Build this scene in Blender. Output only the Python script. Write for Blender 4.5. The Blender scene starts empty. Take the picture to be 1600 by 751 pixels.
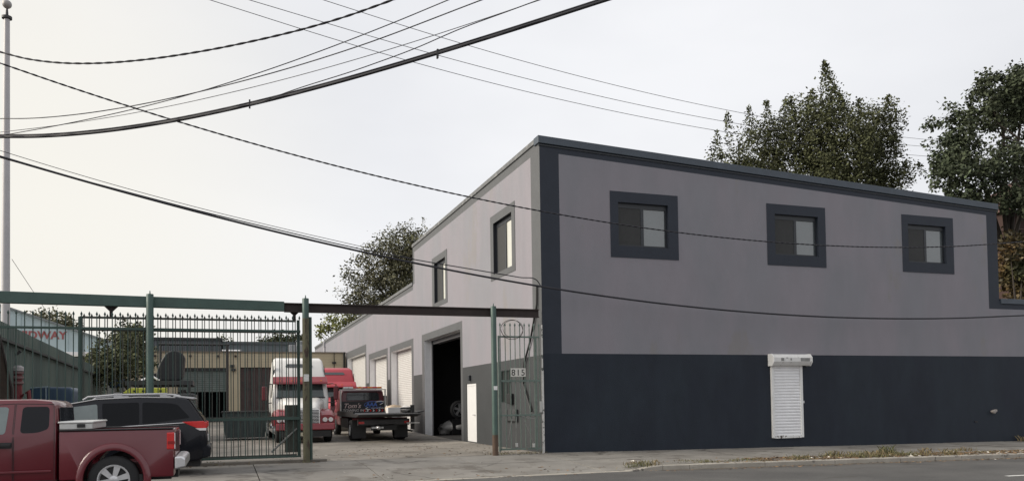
import bpy, bmesh, math, random
import numpy as np
from mathutils import Vector, Matrix
sc = bpy.context.scene
COL = sc.collection
rnd = random.Random(7)
R = math.radians

# ---------------------------------------------------------------- camera
cam_d = bpy.data.cameras.new('camera'); cam = bpy.data.objects.new('camera', cam_d); COL.objects.link(cam)
sc.camera = cam
yaw, pitch, roll = R(19.5), R(1.80), R(0.85)
fw = Vector((math.sin(yaw)*math.cos(pitch), math.cos(yaw)*math.cos(pitch), math.sin(pitch)))
r0 = Vector((math.cos(yaw), -math.sin(yaw), 0)); u0 = r0.cross(fw)
rt = math.cos(roll)*r0 - math.sin(roll)*u0; up = math.sin(roll)*r0 + math.cos(roll)*u0
cam.matrix_world = Matrix(((rt.x, up.x, -fw.x, -9.44), (rt.y, up.y, -fw.y, -23.75), (rt.z, up.z, -fw.z, 1.6), (0, 0, 0, 1)))
cam_d.sensor_width = 36; cam_d.lens = 36*1270/1600; cam_d.shift_y = 0.1328
cam_d.clip_start = 0.1; cam_d.clip_end = 2000

# ---------------------------------------------------------------- light
SUN_AZ, SUN_EL = R(-82), R(27)            # azimuth from +Y towards +X: the hazy sun is low on the left
world = bpy.data.worlds.new('World'); sc.world = world; world.use_nodes = True
wn, wl = world.node_tree.nodes, world.node_tree.links
for n in list(wn): wn.remove(n)
def N(nodes, t, **kw):
    n = nodes.new(t)
    for k, v in kw.items(): setattr(n, k, v)
    return n
sky = N(wn, 'ShaderNodeTexSky', sky_type='NISHITA', sun_disc=False, sun_elevation=SUN_EL, sun_rotation=SUN_AZ, air_density=1.2, dust_density=3.0)
geo = N(wn, 'ShaderNodeTexCoord')
noise = N(wn, 'ShaderNodeTexNoise'); noise.inputs['Scale'].default_value = 1.5; noise.inputs['Detail'].default_value = 5; noise.inputs['Roughness'].default_value = .5
mp = N(wn, 'ShaderNodeMapping'); mp.inputs['Scale'].default_value = (1, 1, 2.6)
wl.new(geo.outputs['Generated'], mp.inputs['Vector']); wl.new(mp.outputs['Vector'], noise.inputs['Vector'])
cr = N(wn, 'ShaderNodeValToRGB')
cr.color_ramp.elements[0].position = .32; cr.color_ramp.elements[0].color = (8.0, 8.1, 8.45, 1)
cr.color_ramp.elements[1].position = .68; cr.color_ramp.elements[1].color = (9.7, 9.75, 10.0, 1)
wl.new(noise.outputs['Fac'], cr.inputs['Fac'])
dotn = N(wn, 'ShaderNodeVectorMath', operation='DOT_PRODUCT')
sd = Vector((math.sin(SUN_AZ)*math.cos(SUN_EL), math.cos(SUN_AZ)*math.cos(SUN_EL), math.sin(SUN_EL)))
wd = Vector((math.sin(R(-25))*math.cos(R(8)), math.cos(R(-25))*math.cos(R(8)), math.sin(R(8))))
dotn.inputs[1].default_value = wd
wl.new(geo.outputs['Generated'], dotn.inputs[0])
wr = N(wn, 'ShaderNodeMapRange', interpolation_type='SMOOTHSTEP'); wr.inputs['From Min'].default_value = .80; wr.inputs['From Max'].default_value = 1.0; wr.inputs['To Max'].default_value = .85
wl.new(dotn.outputs['Value'], wr.inputs['Value'])
warm = N(wn, 'ShaderNodeMix', data_type='RGBA'); warm.inputs['B'].default_value = (9.9, 9.5, 8.5, 1)
wl.new(wr.outputs['Result'], warm.inputs['Factor']); wl.new(cr.outputs['Color'], warm.inputs['A'])
mx = N(wn, 'ShaderNodeMix', data_type='RGBA'); mx.inputs['Factor'].default_value = .93
wl.new(sky.outputs['Color'], mx.inputs['A']); wl.new(warm.outputs['Result'], mx.inputs['B'])
bg = N(wn, 'ShaderNodeBackground'); bg.inputs['Strength'].default_value = .1
wl.new(mx.outputs['Result'], bg.inputs['Color'])
out = N(wn, 'ShaderNodeOutputWorld'); wl.new(bg.outputs['Background'], out.inputs['Surface'])
sun_d = bpy.data.lights.new('sun', 'SUN'); sun_d.energy = 4.6; sun_d.angle = R(34); sun_d.color = (1, .92, .79)
sun = bpy.data.objects.new('sun', sun_d); COL.objects.link(sun)
sun.rotation_euler = (-sd).to_track_quat('-Z', 'Y').to_euler()
sc.view_settings.view_transform = 'Standard'; sc.view_settings.look = 'None'; sc.view_settings.exposure = 0; sc.view_settings.gamma = 1
sc.cycles.max_bounces = 6

# ---------------------------------------------------------------- materials
MATS = {}
def mat(name, col, rough=.7, var=.12, scale=3.0, bump=0.0, bscale=40, metal=0, ior=1.5, coat=0, col2=None, patch=None, island=0, streak=0, emit=0, crack=0, object_coords=False, sheen=None):
    """col: base colour; var: value variation by noise; patch: (colour, threshold, scale) blotches of another colour; island: variation per loose piece"""
    if name in MATS: return MATS[name]
    m = bpy.data.materials.new(name); m.use_nodes = True; nt = m.node_tree; n, l = nt.nodes, nt.links
    b = n['Principled BSDF']; b.inputs['Roughness'].default_value = rough; b.inputs['Metallic'].default_value = metal; b.inputs['IOR'].default_value = ior
    if coat: b.inputs['Coat Weight'].default_value = coat; b.inputs['Coat Roughness'].default_value = .05
    tc = N(n, 'ShaderNodeTexCoord'); vec = tc.outputs['Object']
    if streak:
        mpp = N(n, 'ShaderNodeMapping'); mpp.inputs['Scale'].default_value = (1, 1, streak); l.new(vec, mpp.inputs['Vector']); svec = mpp.outputs['Vector']
    else: svec = vec
    c = None
    base = N(n, 'ShaderNodeRGB'); base.outputs[0].default_value = (*col, 1); cur = base.outputs[0]
    if col2:
        ns = N(n, 'ShaderNodeTexNoise'); ns.inputs['Scale'].default_value = scale*.35; ns.inputs['Detail'].default_value = 3; l.new(svec, ns.inputs['Vector'])
        rp = N(n, 'ShaderNodeMapRange'); rp.inputs['From Min'].default_value = .38; rp.inputs['From Max'].default_value = .62; l.new(ns.outputs['Fac'], rp.inputs['Value'])
        q = N(n, 'ShaderNodeMix', data_type='RGBA'); q.inputs['B'].default_value = (*col2, 1); l.new(rp.outputs['Result'], q.inputs['Factor']); l.new(cur, q.inputs['A']); cur = q.outputs['Result']
    if patch:
        pc, th, ps = patch
        ns = N(n, 'ShaderNodeTexNoise'); ns.inputs['Scale'].default_value = ps; ns.inputs['Detail'].default_value = 6; ns.inputs['Roughness'].default_value = .65; l.new(svec, ns.inputs['Vector'])
        rp = N(n, 'ShaderNodeMapRange'); rp.inputs['From Min'].default_value = th; rp.inputs['From Max'].default_value = th+.05; l.new(ns.outputs['Fac'], rp.inputs['Value'])
        q = N(n, 'ShaderNodeMix', data_type='RGBA'); q.inputs['B'].default_value = (*pc, 1); l.new(rp.outputs['Result'], q.inputs['Factor']); l.new(cur, q.inputs['A']); cur = q.outputs['Result']
    if crack:
        wz = N(n, 'ShaderNodeTexNoise'); wz.inputs['Scale'].default_value = 1.3; wz.inputs['Detail'].default_value = 4; l.new(vec, wz.inputs['Vector'])
        wm = N(n, 'ShaderNodeMix', data_type='VECTOR'); wm.inputs['Factor'].default_value = .35; l.new(vec, wm.inputs['A']); l.new(wz.outputs['Color'], wm.inputs['B'])
        vo = N(n, 'ShaderNodeTexVoronoi', feature='DISTANCE_TO_EDGE'); vo.inputs['Scale'].default_value = crack; l.new(wm.outputs['Result'], vo.inputs['Vector'])
        rp = N(n, 'ShaderNodeMapRange'); rp.inputs['From Min'].default_value = .003; rp.inputs['From Max'].default_value = .016; rp.inputs['To Min'].default_value = .75; rp.inputs['To Max'].default_value = 0; l.new(vo.outputs['Distance'], rp.inputs['Value'])
        gate_ = N(n, 'ShaderNodeTexNoise'); gate_.inputs['Scale'].default_value = .5; l.new(vec, gate_.inputs['Vector'])
        gr_ = N(n, 'ShaderNodeMapRange'); gr_.inputs['From Min'].default_value = .45; gr_.inputs['From Max'].default_value = .55; l.new(gate_.outputs['Fac'], gr_.inputs['Value'])
        mm_ = N(n, 'ShaderNodeMath', operation='MULTIPLY'); l.new(rp.outputs['Result'], mm_.inputs[0]); l.new(gr_.outputs['Result'], mm_.inputs[1])
        q = N(n, 'ShaderNodeMix', data_type='RGBA'); q.inputs['B'].default_value = (.05, .045, .04, 1); l.new(mm_.outputs[0], q.inputs['Factor']); l.new(cur, q.inputs['A']); cur = q.outputs['Result']
    hsv = N(n, 'ShaderNodeHueSaturation'); l.new(cur, hsv.inputs['Color'])
    ns = N(n, 'ShaderNodeTexNoise'); ns.inputs['Scale'].default_value = scale; ns.inputs['Detail'].default_value = 6; ns.inputs['Roughness'].default_value = .6; l.new(svec, ns.inputs['Vector'])
    rp = N(n, 'ShaderNodeMapRange'); rp.inputs['From Min'].default_value = .25; rp.inputs['From Max'].default_value = .75; rp.inputs['To Min'].default_value = 1-var; rp.inputs['To Max'].default_value = 1+var; l.new(ns.outputs['Fac'], rp.inputs['Value'])
    val = rp.outputs['Result']
    if island:
        g = N(n, 'ShaderNodeNewGeometry')
        ri = N(n, 'ShaderNodeMapRange'); ri.inputs['To Min'].default_value = 1-island; ri.inputs['To Max'].default_value = 1+island; l.new(g.outputs['Random Per Island'], ri.inputs['Value'])
        mm = N(n, 'ShaderNodeMath', operation='MULTIPLY'); l.new(val, mm.inputs[0]); l.new(ri.outputs['Result'], mm.inputs[1]); val = mm.outputs[0]
    l.new(val, hsv.inputs['Value']); l.new(hsv.outputs['Color'], b.inputs['Base Color'])
    if bump:
        nb = N(n, 'ShaderNodeTexNoise'); nb.inputs['Scale'].default_value = bscale; nb.inputs['Detail'].default_value = 5; l.new(vec, nb.inputs['Vector'])
        bp = N(n, 'ShaderNodeBump'); bp.inputs['Strength'].default_value = bump; bp.inputs['Distance'].default_value = .02; l.new(nb.outputs['Fac'], bp.inputs['Height']); l.new(bp.outputs['Normal'], b.inputs['Normal'])
    if emit:
        l.new(hsv.outputs['Color'], b.inputs['Emission Color']); b.inputs['Emission Strength'].default_value = emit
    MATS[name] = m; return m

WALL = mat('grey mauve wall paint', (.222, .208, .233), .62, .055, 1.6, .3, 35, streak=.4, col2=(.200, .199, .222), patch=((.208, .198, .205), .60, .45))
TRIM = mat('slate trim paint', (.027, .033, .046), .55, .08, 2.0, .2, 30, ior=1.33)
BAND = mat('charcoal base paint', (.016, .021, .032), .6, .14, 2.0, .25, 30, col2=(.019, .026, .037), streak=.4, ior=1.33)
TRIMLIT = mat('sunlit slate trim paint', (.074, .077, .082), .55, .10, 2.0, .2, 30)  # same slate trim, lightened so the colour carries the yard side's sun
BANDLIT = mat('sunlit charcoal base paint', (.030, .033, .036), .6, .14, 1.2, .25, 30)  # paler copy of the charcoal base, sunlight put into its colour
COPE = mat('coping metal', (.045, .06, .08), .45, .15, 2.5)
COPEL = mat('weathered coping', (.12, .125, .13), .7, .25, 4, .3, 20, patch=((.2, .2, .2), .56, 2.5))
WHITE = mat('white paint', (.80, .80, .81), .5, .06, 3)
WHITEW = mat('worn white paint', (.72, .72, .71), .5, .08, 4, .2, 30, patch=((.10, .09, .085), .66, 5))
BLACK = mat('black plastic', (.012, .012, .013), .5, .1)
RUBBER = mat('tyre rubber', (.018, .018, .019), .85, .2, 8)
FRAME = mat('dark window frame', (.018, .022, .028), .45, .1)
SCREEN = mat('insect screen', (.035, .036, .036), .75, .1, 6)
GLASS = mat('window glass', (.10, .115, .12), .03, .1, .6, ior=2.0)
GLASSB = mat('window glass with sky brightness', (.52, .52, .47), .05, .05, .6, ior=1.9)  # pale base colour makes up for missing sky reflection; no blind behind
CONC = mat('yard concrete', (.245, .223, .194), .9, .22, .8, .5, 18, col2=(.17, .155, .135), patch=((.125, .11, .09), .56, .6), crack=.6)
WALK = mat('pavement concrete', (.208, .197, .180), .9, .2, 1.4, .5, 25, col2=(.165, .154, .138), patch=((.12, .108, .094), .565, .8), crack=.45)
KERB = mat('kerb concrete', (.33, .305, .265), .9, .2, 2, .5, 20, patch=((.12, .11, .10), .6, 2.2))
ASPH = mat('asphalt', (.062, .06, .058), .85, .16, 1.0, .6, 90, col2=(.088, .085, .081), patch=((.05, .048, .046), .60, .5), crack=.3)
DIRT = mat('dirt', (.12, .105, .085), .95, .25, 1.5, .4, 10)
GREEN = mat('green post paint', (.047, .088, .076), .5, .14, 4, .15, 20, patch=((.10, .075, .05), .68, 3))
GREENB = mat('green fence paint', (.032, .062, .052), .55, .2, 6)
GREENP = mat('pale green gate paint', (.12, .16, .14), .6, .25, 8, patch=((.16, .13, .1), .62, 9))
RUST = mat('rusted beam', (.032, .022, .02), .75, .3, 3, .3, 20)
WORN = mat('peeling post paint', (.105, .10, .062), .8, .3, 5, .5, 20, patch=((.05, .032, .024), .55, 4), streak=.35)
RUSTB = mat('rusty base', (.085, .055, .038), .85, .3, 6, .4, 20)
GALV = mat('galvanised pole', (.42, .41, .42), .45, .08, 1.5, metal=.0)
STEEL = mat('bare steel', (.5, .5, .5), .35, .15, 4, metal=.9)
CHROME = mat('chrome', (.75, .75, .76), .12, .05, metal=1)
BEIGE = mat('beige block wall', (.44, .38, .27), .85, .07, 1.2, .2, 20)
ROOFG = mat('dark roof sheet', (.085, .095, .105), .7, .2, .6)
CABLE = mat('cable jacket', (.014, .014, .02), .6, .1)
WIRE = mat('thin wire', (.09, .09, .1), .5, .1)
PKRED = mat('dark red car paint', (.125, .010, .018), .28, .05, 1, coat=.6)
SUVB = mat('black car paint', (.006, .007, .011), .25, .05, 1, coat=.25, ior=1.3)
CGLASS = mat('tinted car glass', (.018, .02, .024), .04, .1, 1, ior=1.7)
TAILR = mat('red tail lamp', (.55, .02, .02), .15, .1, 20, coat=.6)
LAMPW = mat('clear lamp', (.7, .7, .7), .1, .1, 20, coat=.5)
AMBER = mat('amber lamp', (.75, .22, .02), .2, .1, coat=.5)
SREDM = mat('truck red paint', (.20, .010, .018), .35, .06, 1, coat=.4)
SREDF = mat('faded truck red paint', (.36, .04, .055), .45, .1, 1)
SWHITE = mat('truck white paint', (.68, .67, .65), .4, .05, 1, coat=.3)
DKGREY = mat('dark grey metal', (.035, .037, .04), .6, .2, 4)
BARK = mat('bark', (.04, .032, .025), .95, .3, 6, .6, 12)

# ---------------------------------------------------------------- mesh helpers
def tag(o, label=None, cat=None, group=None, kind=None):
    if label: o['label'] = label
    if cat: o['category'] = cat
    if group: o['group'] = group
    if kind: o['kind'] = kind
    return o
def thing(name, label, cat, loc=(0, 0, 0), rz=0, group=None):
    o = bpy.data.objects.new(name, None); COL.objects.link(o); o.location = loc; o.rotation_euler = (0, 0, rz); o.empty_display_size = .2
    return tag(o, label, cat, group)
class MB:
    def __init__(s): s.v = []; s.f = []; s.m = []
    def add(s, vs, fs, mi=0):
        k = len(s.v); s.v += [tuple(p) for p in vs]; s.f += [tuple(i+k for i in f) for f in fs]; s.m += [mi]*len(fs); return s
    def box(s, x0, x1, y0, y1, z0, z1, mi=0):
        return s.add([(x0,y0,z0),(x1,y0,z0),(x1,y1,z0),(x0,y1,z0),(x0,y0,z1),(x1,y0,z1),(x1,y1,z1),(x0,y1,z1)],
                     [(0,3,2,1),(4,5,6,7),(0,1,5,4),(1,2,6,5),(2,3,7,6),(3,0,4,7)], mi)
    def prism(s, pts, ax, a, b, mi=0):
        """pts 2-D polygon in the other two axes (order xyz without ax), extruded from a to b along ax"""
        def P(p, t):
            return (t, p[0], p[1]) if ax == 'x' else (p[0], t, p[1]) if ax == 'y' else (p[0], p[1], t)
        n = len(pts)
        vs = [P(p, a) for p in pts] + [P(p, b) for p in pts]
        fs = [tuple(range(n-1, -1, -1)), tuple(range(n, 2*n))] + [(i, (i+1) % n, n+(i+1) % n, n+i) for i in range(n)]
        return s.add(vs, fs, mi)
    def tube(s, pts, r, n=8, mi=0, caps=True):
        pts = [Vector(p) for p in pts]; vs = []; fs = []
        rr = r if isinstance(r, (list, tuple)) else [r]*len(pts)
        ref = None
        for i, p in enumerate(pts):
            t = (pts[min(i+1, len(pts)-1)] - pts[max(i-1, 0)]).normalized()
            if ref is None or abs(t.dot(ref)) > .95: ref = Vector((0, 0, 1)) if abs(t.z) < .9 else Vector((1, 0, 0))
            a = t.cross(ref).normalized(); b = t.cross(a)
            for k in range(n):
                q = 2*math.pi*k/n; vs.append(p + rr[i]*(math.cos(q)*a + math.sin(q)*b))
        for i in range(len(pts)-1):
            for k in range(n): fs.append((i*n+k, i*n+(k+1) % n, (i+1)*n+(k+1) % n, (i+1)*n+k))
        if caps: fs += [tuple(range(n-1, -1, -1)), tuple(range((len(pts)-1)*n, len(pts)*n))]
        return s.add(vs, fs, mi)
    def lathe(s, prof, c=(0, 0, 0), ax='z', n=16, mi=0, caps=(1, 1)):
        """prof: (radius, height along ax) open profile"""
        vs = []; fs = []
        for r, h in prof:
            for k in range(n):
                q = 2*math.pi*k/n; u, w = r*math.cos(q), r*math.sin(q)
                p = (u, w, h) if ax == 'z' else (u, h, w) if ax == 'y' else (h, u, w)
                vs.append((p[0]+c[0], p[1]+c[1], p[2]+c[2]))
        for i in range(len(prof)-1):
            for k in range(n): fs.append((i*n+k, i*n+(k+1) % n, (i+1)*n+(k+1) % n, (i+1)*n+k))
        if caps[0]: fs.append(tuple(range(n)))
        if caps[1]: fs.append(tuple(range((len(prof)-1)*n, len(prof)*n)))
        return s.add(vs, fs, mi)
    def frame(s, ax, a0, a1, x0, x1, z0, z1, w, mi=0):
        """rectangular frame of bars of width w, in the plane normal to ax, thick a0..a1"""
        def bx(p0, p1, q0, q1):
            if ax == 'y': s.box(p0, p1, a0, a1, q0, q1, mi)
            else: s.box(a0, a1, p0, p1, q0, q1, mi)
        bx(x0, x1, z0, z0+w); bx(x0, x1, z1-w, z1); bx(x0, x0+w, z0+w, z1-w); bx(x1-w, x1, z0+w, z1-w)
        return s
    def mesh(s, name, mats, smooth=None, bevel=0):
        me = bpy.data.meshes.new(name); me.from_pydata(s.v, [], s.f)
        for m in (mats if isinstance(mats, (list, tuple)) else [mats]): me.materials.append(m)
        me.polygons.foreach_set('material_index', s.m)
        bm = bmesh.new(); bm.from_mesh(me); bmesh.ops.recalc_face_normals(bm, faces=bm.faces)
        if bevel:
            es = [e for e in bm.edges if len(e.link_faces) == 2 and e.calc_face_angle(0) > .45]
            bmesh.ops.bevel(bm, geom=es, offset=bevel, segments=2 if bevel < .06 else 4, affect='EDGES', profile=.5, clamp_overlap=True)
        bm.to_mesh(me); bm.free()
        if smooth:
            me.shade_smooth(); me.set_sharp_from_angle(angle=R(smooth))
        return me
    def build(s, name, mats, parent=None, smooth=None, bevel=0, loc=None):
        o = bpy.data.objects.new(name, s.mesh(name, mats, smooth, bevel)); COL.objects.link(o)
        if parent: o.parent = parent
        if loc: o.location = loc
        return o
def add_obj(name, me, parent=None, loc=(0, 0, 0), rot=(0, 0, 0)):
    o = bpy.data.objects.new(name, me); COL.objects.link(o); o.parent = parent; o.location = loc; o.rotation_euler = rot; return o
def copy_tree(o, parent=None):
    c = o.copy(); COL.objects.link(c); c.parent = parent
    for ch in list(o.children): copy_tree(ch, c)
    return c
def text(body, size, m, parent, loc, rot=(R(90), 0, 0), extrude=.004, shear=0, name='lettering', align='LEFT', spacing=1, bold=0, sx=1):
    cu = bpy.data.curves.new('tmp', 'FONT'); cu.body = body; cu.size = size; cu.extrude = extrude; cu.shear = shear; cu.align_x = align; cu.space_character = spacing; cu.offset = bold
    t = bpy.data.objects.new('tmp', cu); COL.objects.link(t)
    dg = bpy.context.evaluated_depsgraph_get(); me = bpy.data.meshes.new_from_object(t.evaluated_get(dg))
    bpy.data.objects.remove(t); bpy.data.curves.remove(cu)
    me.name = name; me.materials.clear(); me.materials.append(m)
    o = add_obj(name, me, parent, loc, rot); o.scale = (sx, 1, 1); return o
def cut(o, cutters):
    """subtract the cutter mesh objects from o and throw the cutters away"""
    bpy.context.view_layer.update()
    for c in cutters:
        c.matrix_world = o.matrix_world.copy()
        md = o.modifiers.new('b', 'BOOLEAN'); md.object = c; md.operation = 'DIFFERENCE'; md.solver = 'EXACT'
    dg = bpy.context.evaluated_depsgraph_get(); dg.update()
    me = bpy.data.meshes.new_from_object(o.evaluated_get(dg)); o.modifiers.clear(); old = o.data; o.data = me; me.name = old.name
    me.shade_smooth(); me.set_sharp_from_angle(angle=R(28))
    for c in cutters: bpy.data.objects.remove(c)
def sm(t): t = max(0, min(1, t)); return t*t*(3-2*t)

# ---------------------------------------------------------------- ground
def road_z(x, y):
    sx = -.0113*max(0, min(x, 40)); return sx - .20 + .055*max(0, min(-5.15-y, 3.1))
def side_z(x, y):
    sx = -.0113*max(0, min(x, 40))
    if y >= 0: return sx*max(0, 1-y/3) + .012*max(0, y-10)
    z = sx - .06*min(-y, 5)/5
    dip = sm((x+8.7)/1.0)*(1-sm((x-.1)/1.2))
    return z - .125*dip*sm((-y-1.5)/3.5)
def sheet(name, xs, ys, fz, m, parent=None, kind=None, thick=0):
    mb = MB(); nx, ny = len(xs), len(ys)
    vs = [(x, y, fz(x, y)) for y in ys for x in xs]
    mb.add(vs, [(j*nx+i, j*nx+i+1, (j+1)*nx+i+1, (j+1)*nx+i) for j in range(ny-1) for i in range(nx-1)])
    if thick:
        k = len(mb.v); mb.v += [(x, y, z-thick) for x, y, z in vs]
        loop = [i for i in range(nx)] + [j*nx+nx-1 for j in range(1, ny)] + [(ny-1)*nx+i for i in range(nx-2, -1, -1)] + [j*nx for j in range(ny-2, 0, -1)]
        for a, b in zip(loop, loop[1:]+loop[:1]): mb.f.append((a, b, b+k, a+k)); mb.m.append(0)
    o = mb.build(name, m, parent)
    if kind: o['kind'] = kind
    return o
lin = lambda a, b, n: [a+(b-a)*i/n for i in range(n+1)]
sheet('ground', lin(-700, 700, 4), lin(-500, 900, 4), lambda x, y: -.75, DIRT, kind='structure')
sheet('road', lin(-60, 80, 35), [-30, -26, -22, -18, -14, -9.15] + lin(-8.5, -5.15, 6), lambda x, y: road_z(x, y), ASPH, kind='structure')
sheet('far_ground', lin(-60, 80, 10), lin(45.5, 130, 8), lambda x, y: .36, DIRT, kind='structure')
sheet('far_ground', lin(20.0, 80, 10), lin(.6, 45.5, 8), lambda x, y: -.30, DIRT, kind='structure')
sheet('yard', lin(-21, -.0, 14) , lin(.02, 45.5, 24), lambda x, y: side_z(x, y), CONC, kind='structure')
lm = MB()
for x0 in (5.98, 15.1, 24.3):
    lm.add([(x, y, road_z(x, y)+.006) for x, y in ((x0, -11.16), (x0+3, -11.16), (x0+3, -11.04), (x0, -11.04))], [(0, 1, 2, 3)])
gd = MB(); gx = lin(1.2, 34, 80); gw = [rnd.uniform(.12, .55) for _ in gx]
for i in range(80):
    gd.add([(gx[i], -5.17-gw[i], road_z(gx[i], -5.17-gw[i])+.005), (gx[i+1], -5.17-gw[i+1], road_z(gx[i+1], -5.17-gw[i+1])+.005), (gx[i+1], -5.168, road_z(gx[i+1], -5.168)+.012), (gx[i], -5.168, road_z(gx[i], -5.168)+.012)], [(0, 1, 2, 3)])
gd.build('gutter_dirt', mat('gutter dust', (.105, .09, .07), .95, .3, 4, .5, 20))['kind'] = 'stuff'
o = lm.build('lane_marking', mat('road paint', (.62, .62, .6), .8, .2, 6, patch=((.2, .2, .2), .6, 9))); o['kind'] = 'structure'
# pavement: slabs with open joints, each an object
walk = tag(bpy.data.objects.new('pavement', None), kind='structure'); COL.objects.link(walk)
sheet('bedding', lin(-30, 40, 70), lin(-5.0, 0.02, 10), lambda x, y: side_z(x, y)-.05, DIRT, walk)
xs_cut = [-24, -20.5, -17.4, -14.2, -11.3, -8.7, -5.9, -3.1, -.3, 2.4, 5.1, 8.0, 10.6, 13.5, 16.3, 19.4, 23, 27, 32]
for i in range(len(xs_cut)-1):
    for (ya, yb) in ((-4.99, -2.6), (-2.58, -.0)):
        dz = rnd.uniform(-.006, .006); g = .012
        sheet('slab', lin(xs_cut[i]+g, xs_cut[i+1]-g, 5), lin(ya+g, yb-g, 4), lambda x, y: side_z(x, y)+dz, WALK, walk, thick=.08)
kerb = tag(bpy.data.objects.new('kerb', None), kind='structure'); COL.objects.link(kerb)
x = -24.0
while x < 36:
    L = 2.35 if not -9.5 < x < 2 else .8
    k = MB(); n = 3
    for i in range(n+1):
        xx = x + .008 + (L-.016)*i/n; zt = side_z(xx, -5)+rnd.uniform(-.004, .004); zt = max(zt, road_z(xx, -5.15)+.015)
        k.v += [(xx, -5.0, zt), (xx, -5.13, zt-.004), (xx, -5.15, zt-.025), (xx, -5.165, -.75), (xx, -5.0, -.75)]
    for i in range(n):
        for j in range(5): k.f.append((i*5+j, i*5+(j+1) % 5, (i+1)*5+(j+1) % 5, (i+1)*5+j)); k.m.append(0)
    k.f += [(4, 3, 2, 1, 0), tuple(n*5+j for j in range(5))]; k.m += [0, 0]
    k.build('kerb_stone', KERB, kerb); x += L
# litter, weeds, rubble (uncountable)
def scatter(name, pts, m, size, flat=True):
    mb = MB()
    for (x, y, z) in pts:
        a = rnd.uniform(0, 6.28); s1, s2 = size*rnd.uniform(.5, 1.3), size*rnd.uniform(.3, .8); h = rnd.uniform(.002, size*.5)
        c, s_ = math.cos(a), math.sin(a)
        mb.add([(x+c*s1, y+s_*s1, z+.004), (x-s_*s2, y+c*s2, z+h), (x-c*s1, y-s_*s1, z+.006), (x+s_*s2, y-c*s2, z+.004)], [(0, 1, 2), (0, 2, 3)])
    o = mb.build(name, m); o['kind'] = 'stuff'; return o
def strip_pts(n, x0, x1, y0, y1, power=1.0):
    r = []
    for _ in range(n):
        x = rnd.uniform(x0, x1); y = y0 + (y1-y0)*rnd.random()**power; r.append((x, y, (side_z if y > -5.1 else road_z)(x, y)))
    return r
LEAFB = mat('dry leaves', (.17, .105, .055), .9, .3, 5, island=.5)
PAPER = mat('pale litter', (.55, .52, .47), .9, .1, 5, island=.3)
scatter('fallen_leaves', strip_pts(2600, 4.5, 17, -5.0, -3.9) + strip_pts(700, 3, 22, -5.5, -5.0) + strip_pts(160, -7, 6, -5.6, -3.6) + strip_pts(200, 1, 24, -6.2, -5.2) + strip_pts(240, -14, -6.6, -.5, .6) + strip_pts(150, -6, 0, .5, 6), LEAFB, .05)
scatter('litter', strip_pts(110, 8, 17, -5.0, -3.9) + strip_pts(20, 12, 20, -5.9, -5.2) + strip_pts(12, -7, 2, -5.6, 4) + strip_pts(10, 4, 9, -4.9, -4.2), PAPER, .075)
scatter('rubble', strip_pts(260, -6.8, -.3, .3, 9) + strip_pts(120, -1.6, -.1, -.4, 1.4) + strip_pts(80, -7.6, -6.5, -.4, 1), mat('rubble', (.2, .18, .15), .95, .3, 8, island=.5), .05)
GRASS = mat('weed blades', (.085, .09, .035), .8, .2, 3, island=.4, col2=(.16, .12, .065))
gm = MB()
def tuft(x, y, h, n, spread):
    for _ in range(n):
        bx, by = x+rnd.gauss(0, spread), y+rnd.gauss(0, spread*.6); z = side_z(bx, by)-.01
        a = rnd.uniform(0, 6.28); hh = h*rnd.uniform(.4, 1.15); ln = hh*rnd.uniform(.2, .9); w = rnd.uniform(.006, .014)
        dx, dy = math.cos(a), math.sin(a)
        gm.add([(bx-dy*w, by+dx*w, z), (bx+dy*w, by-dx*w, z), (bx+dx*ln*.5+dy*w*.8, by+dy*ln*.5-dx*w*.8, z+hh*.75), (bx+dx*ln, by+dy*ln, z+hh)], [(0, 1, 2), (0, 2, 3)])
for _ in range(150): x = rnd.uniform(1.0, 22); tuft(x, rnd.uniform(-4.95, -4.1), rnd.uniform(.03, .07), 22, .16)
for _ in range(22): x = rnd.gauss(9.3, 1.0); tuft(x, rnd.uniform(-4.8, -3.9), rnd.uniform(.08, .19), 45, .2)
for x, y, h in ((.7, -4.75, .12), (.9, -4.3, .1), (1.0, -5.0, .16), (13.3, -3.6, .14), (20.3, -.25, .28), (9.9, -3.8, .26), (7.8, -3.9, .16), (20.6, -.3, .22)): tuft(x, y, h, 50, .16)
for _ in range(30): x = rnd.uniform(-14, -6.8); tuft(x, rnd.uniform(-.25, .3), .1, 12, .1)
for _ in range(8): tuft(rnd.uniform(-1.7, -.1), rnd.uniform(-.1, .3), .08, 14, .1)
gm.build('weeds', GRASS)['kind'] = 'stuff'

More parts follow.
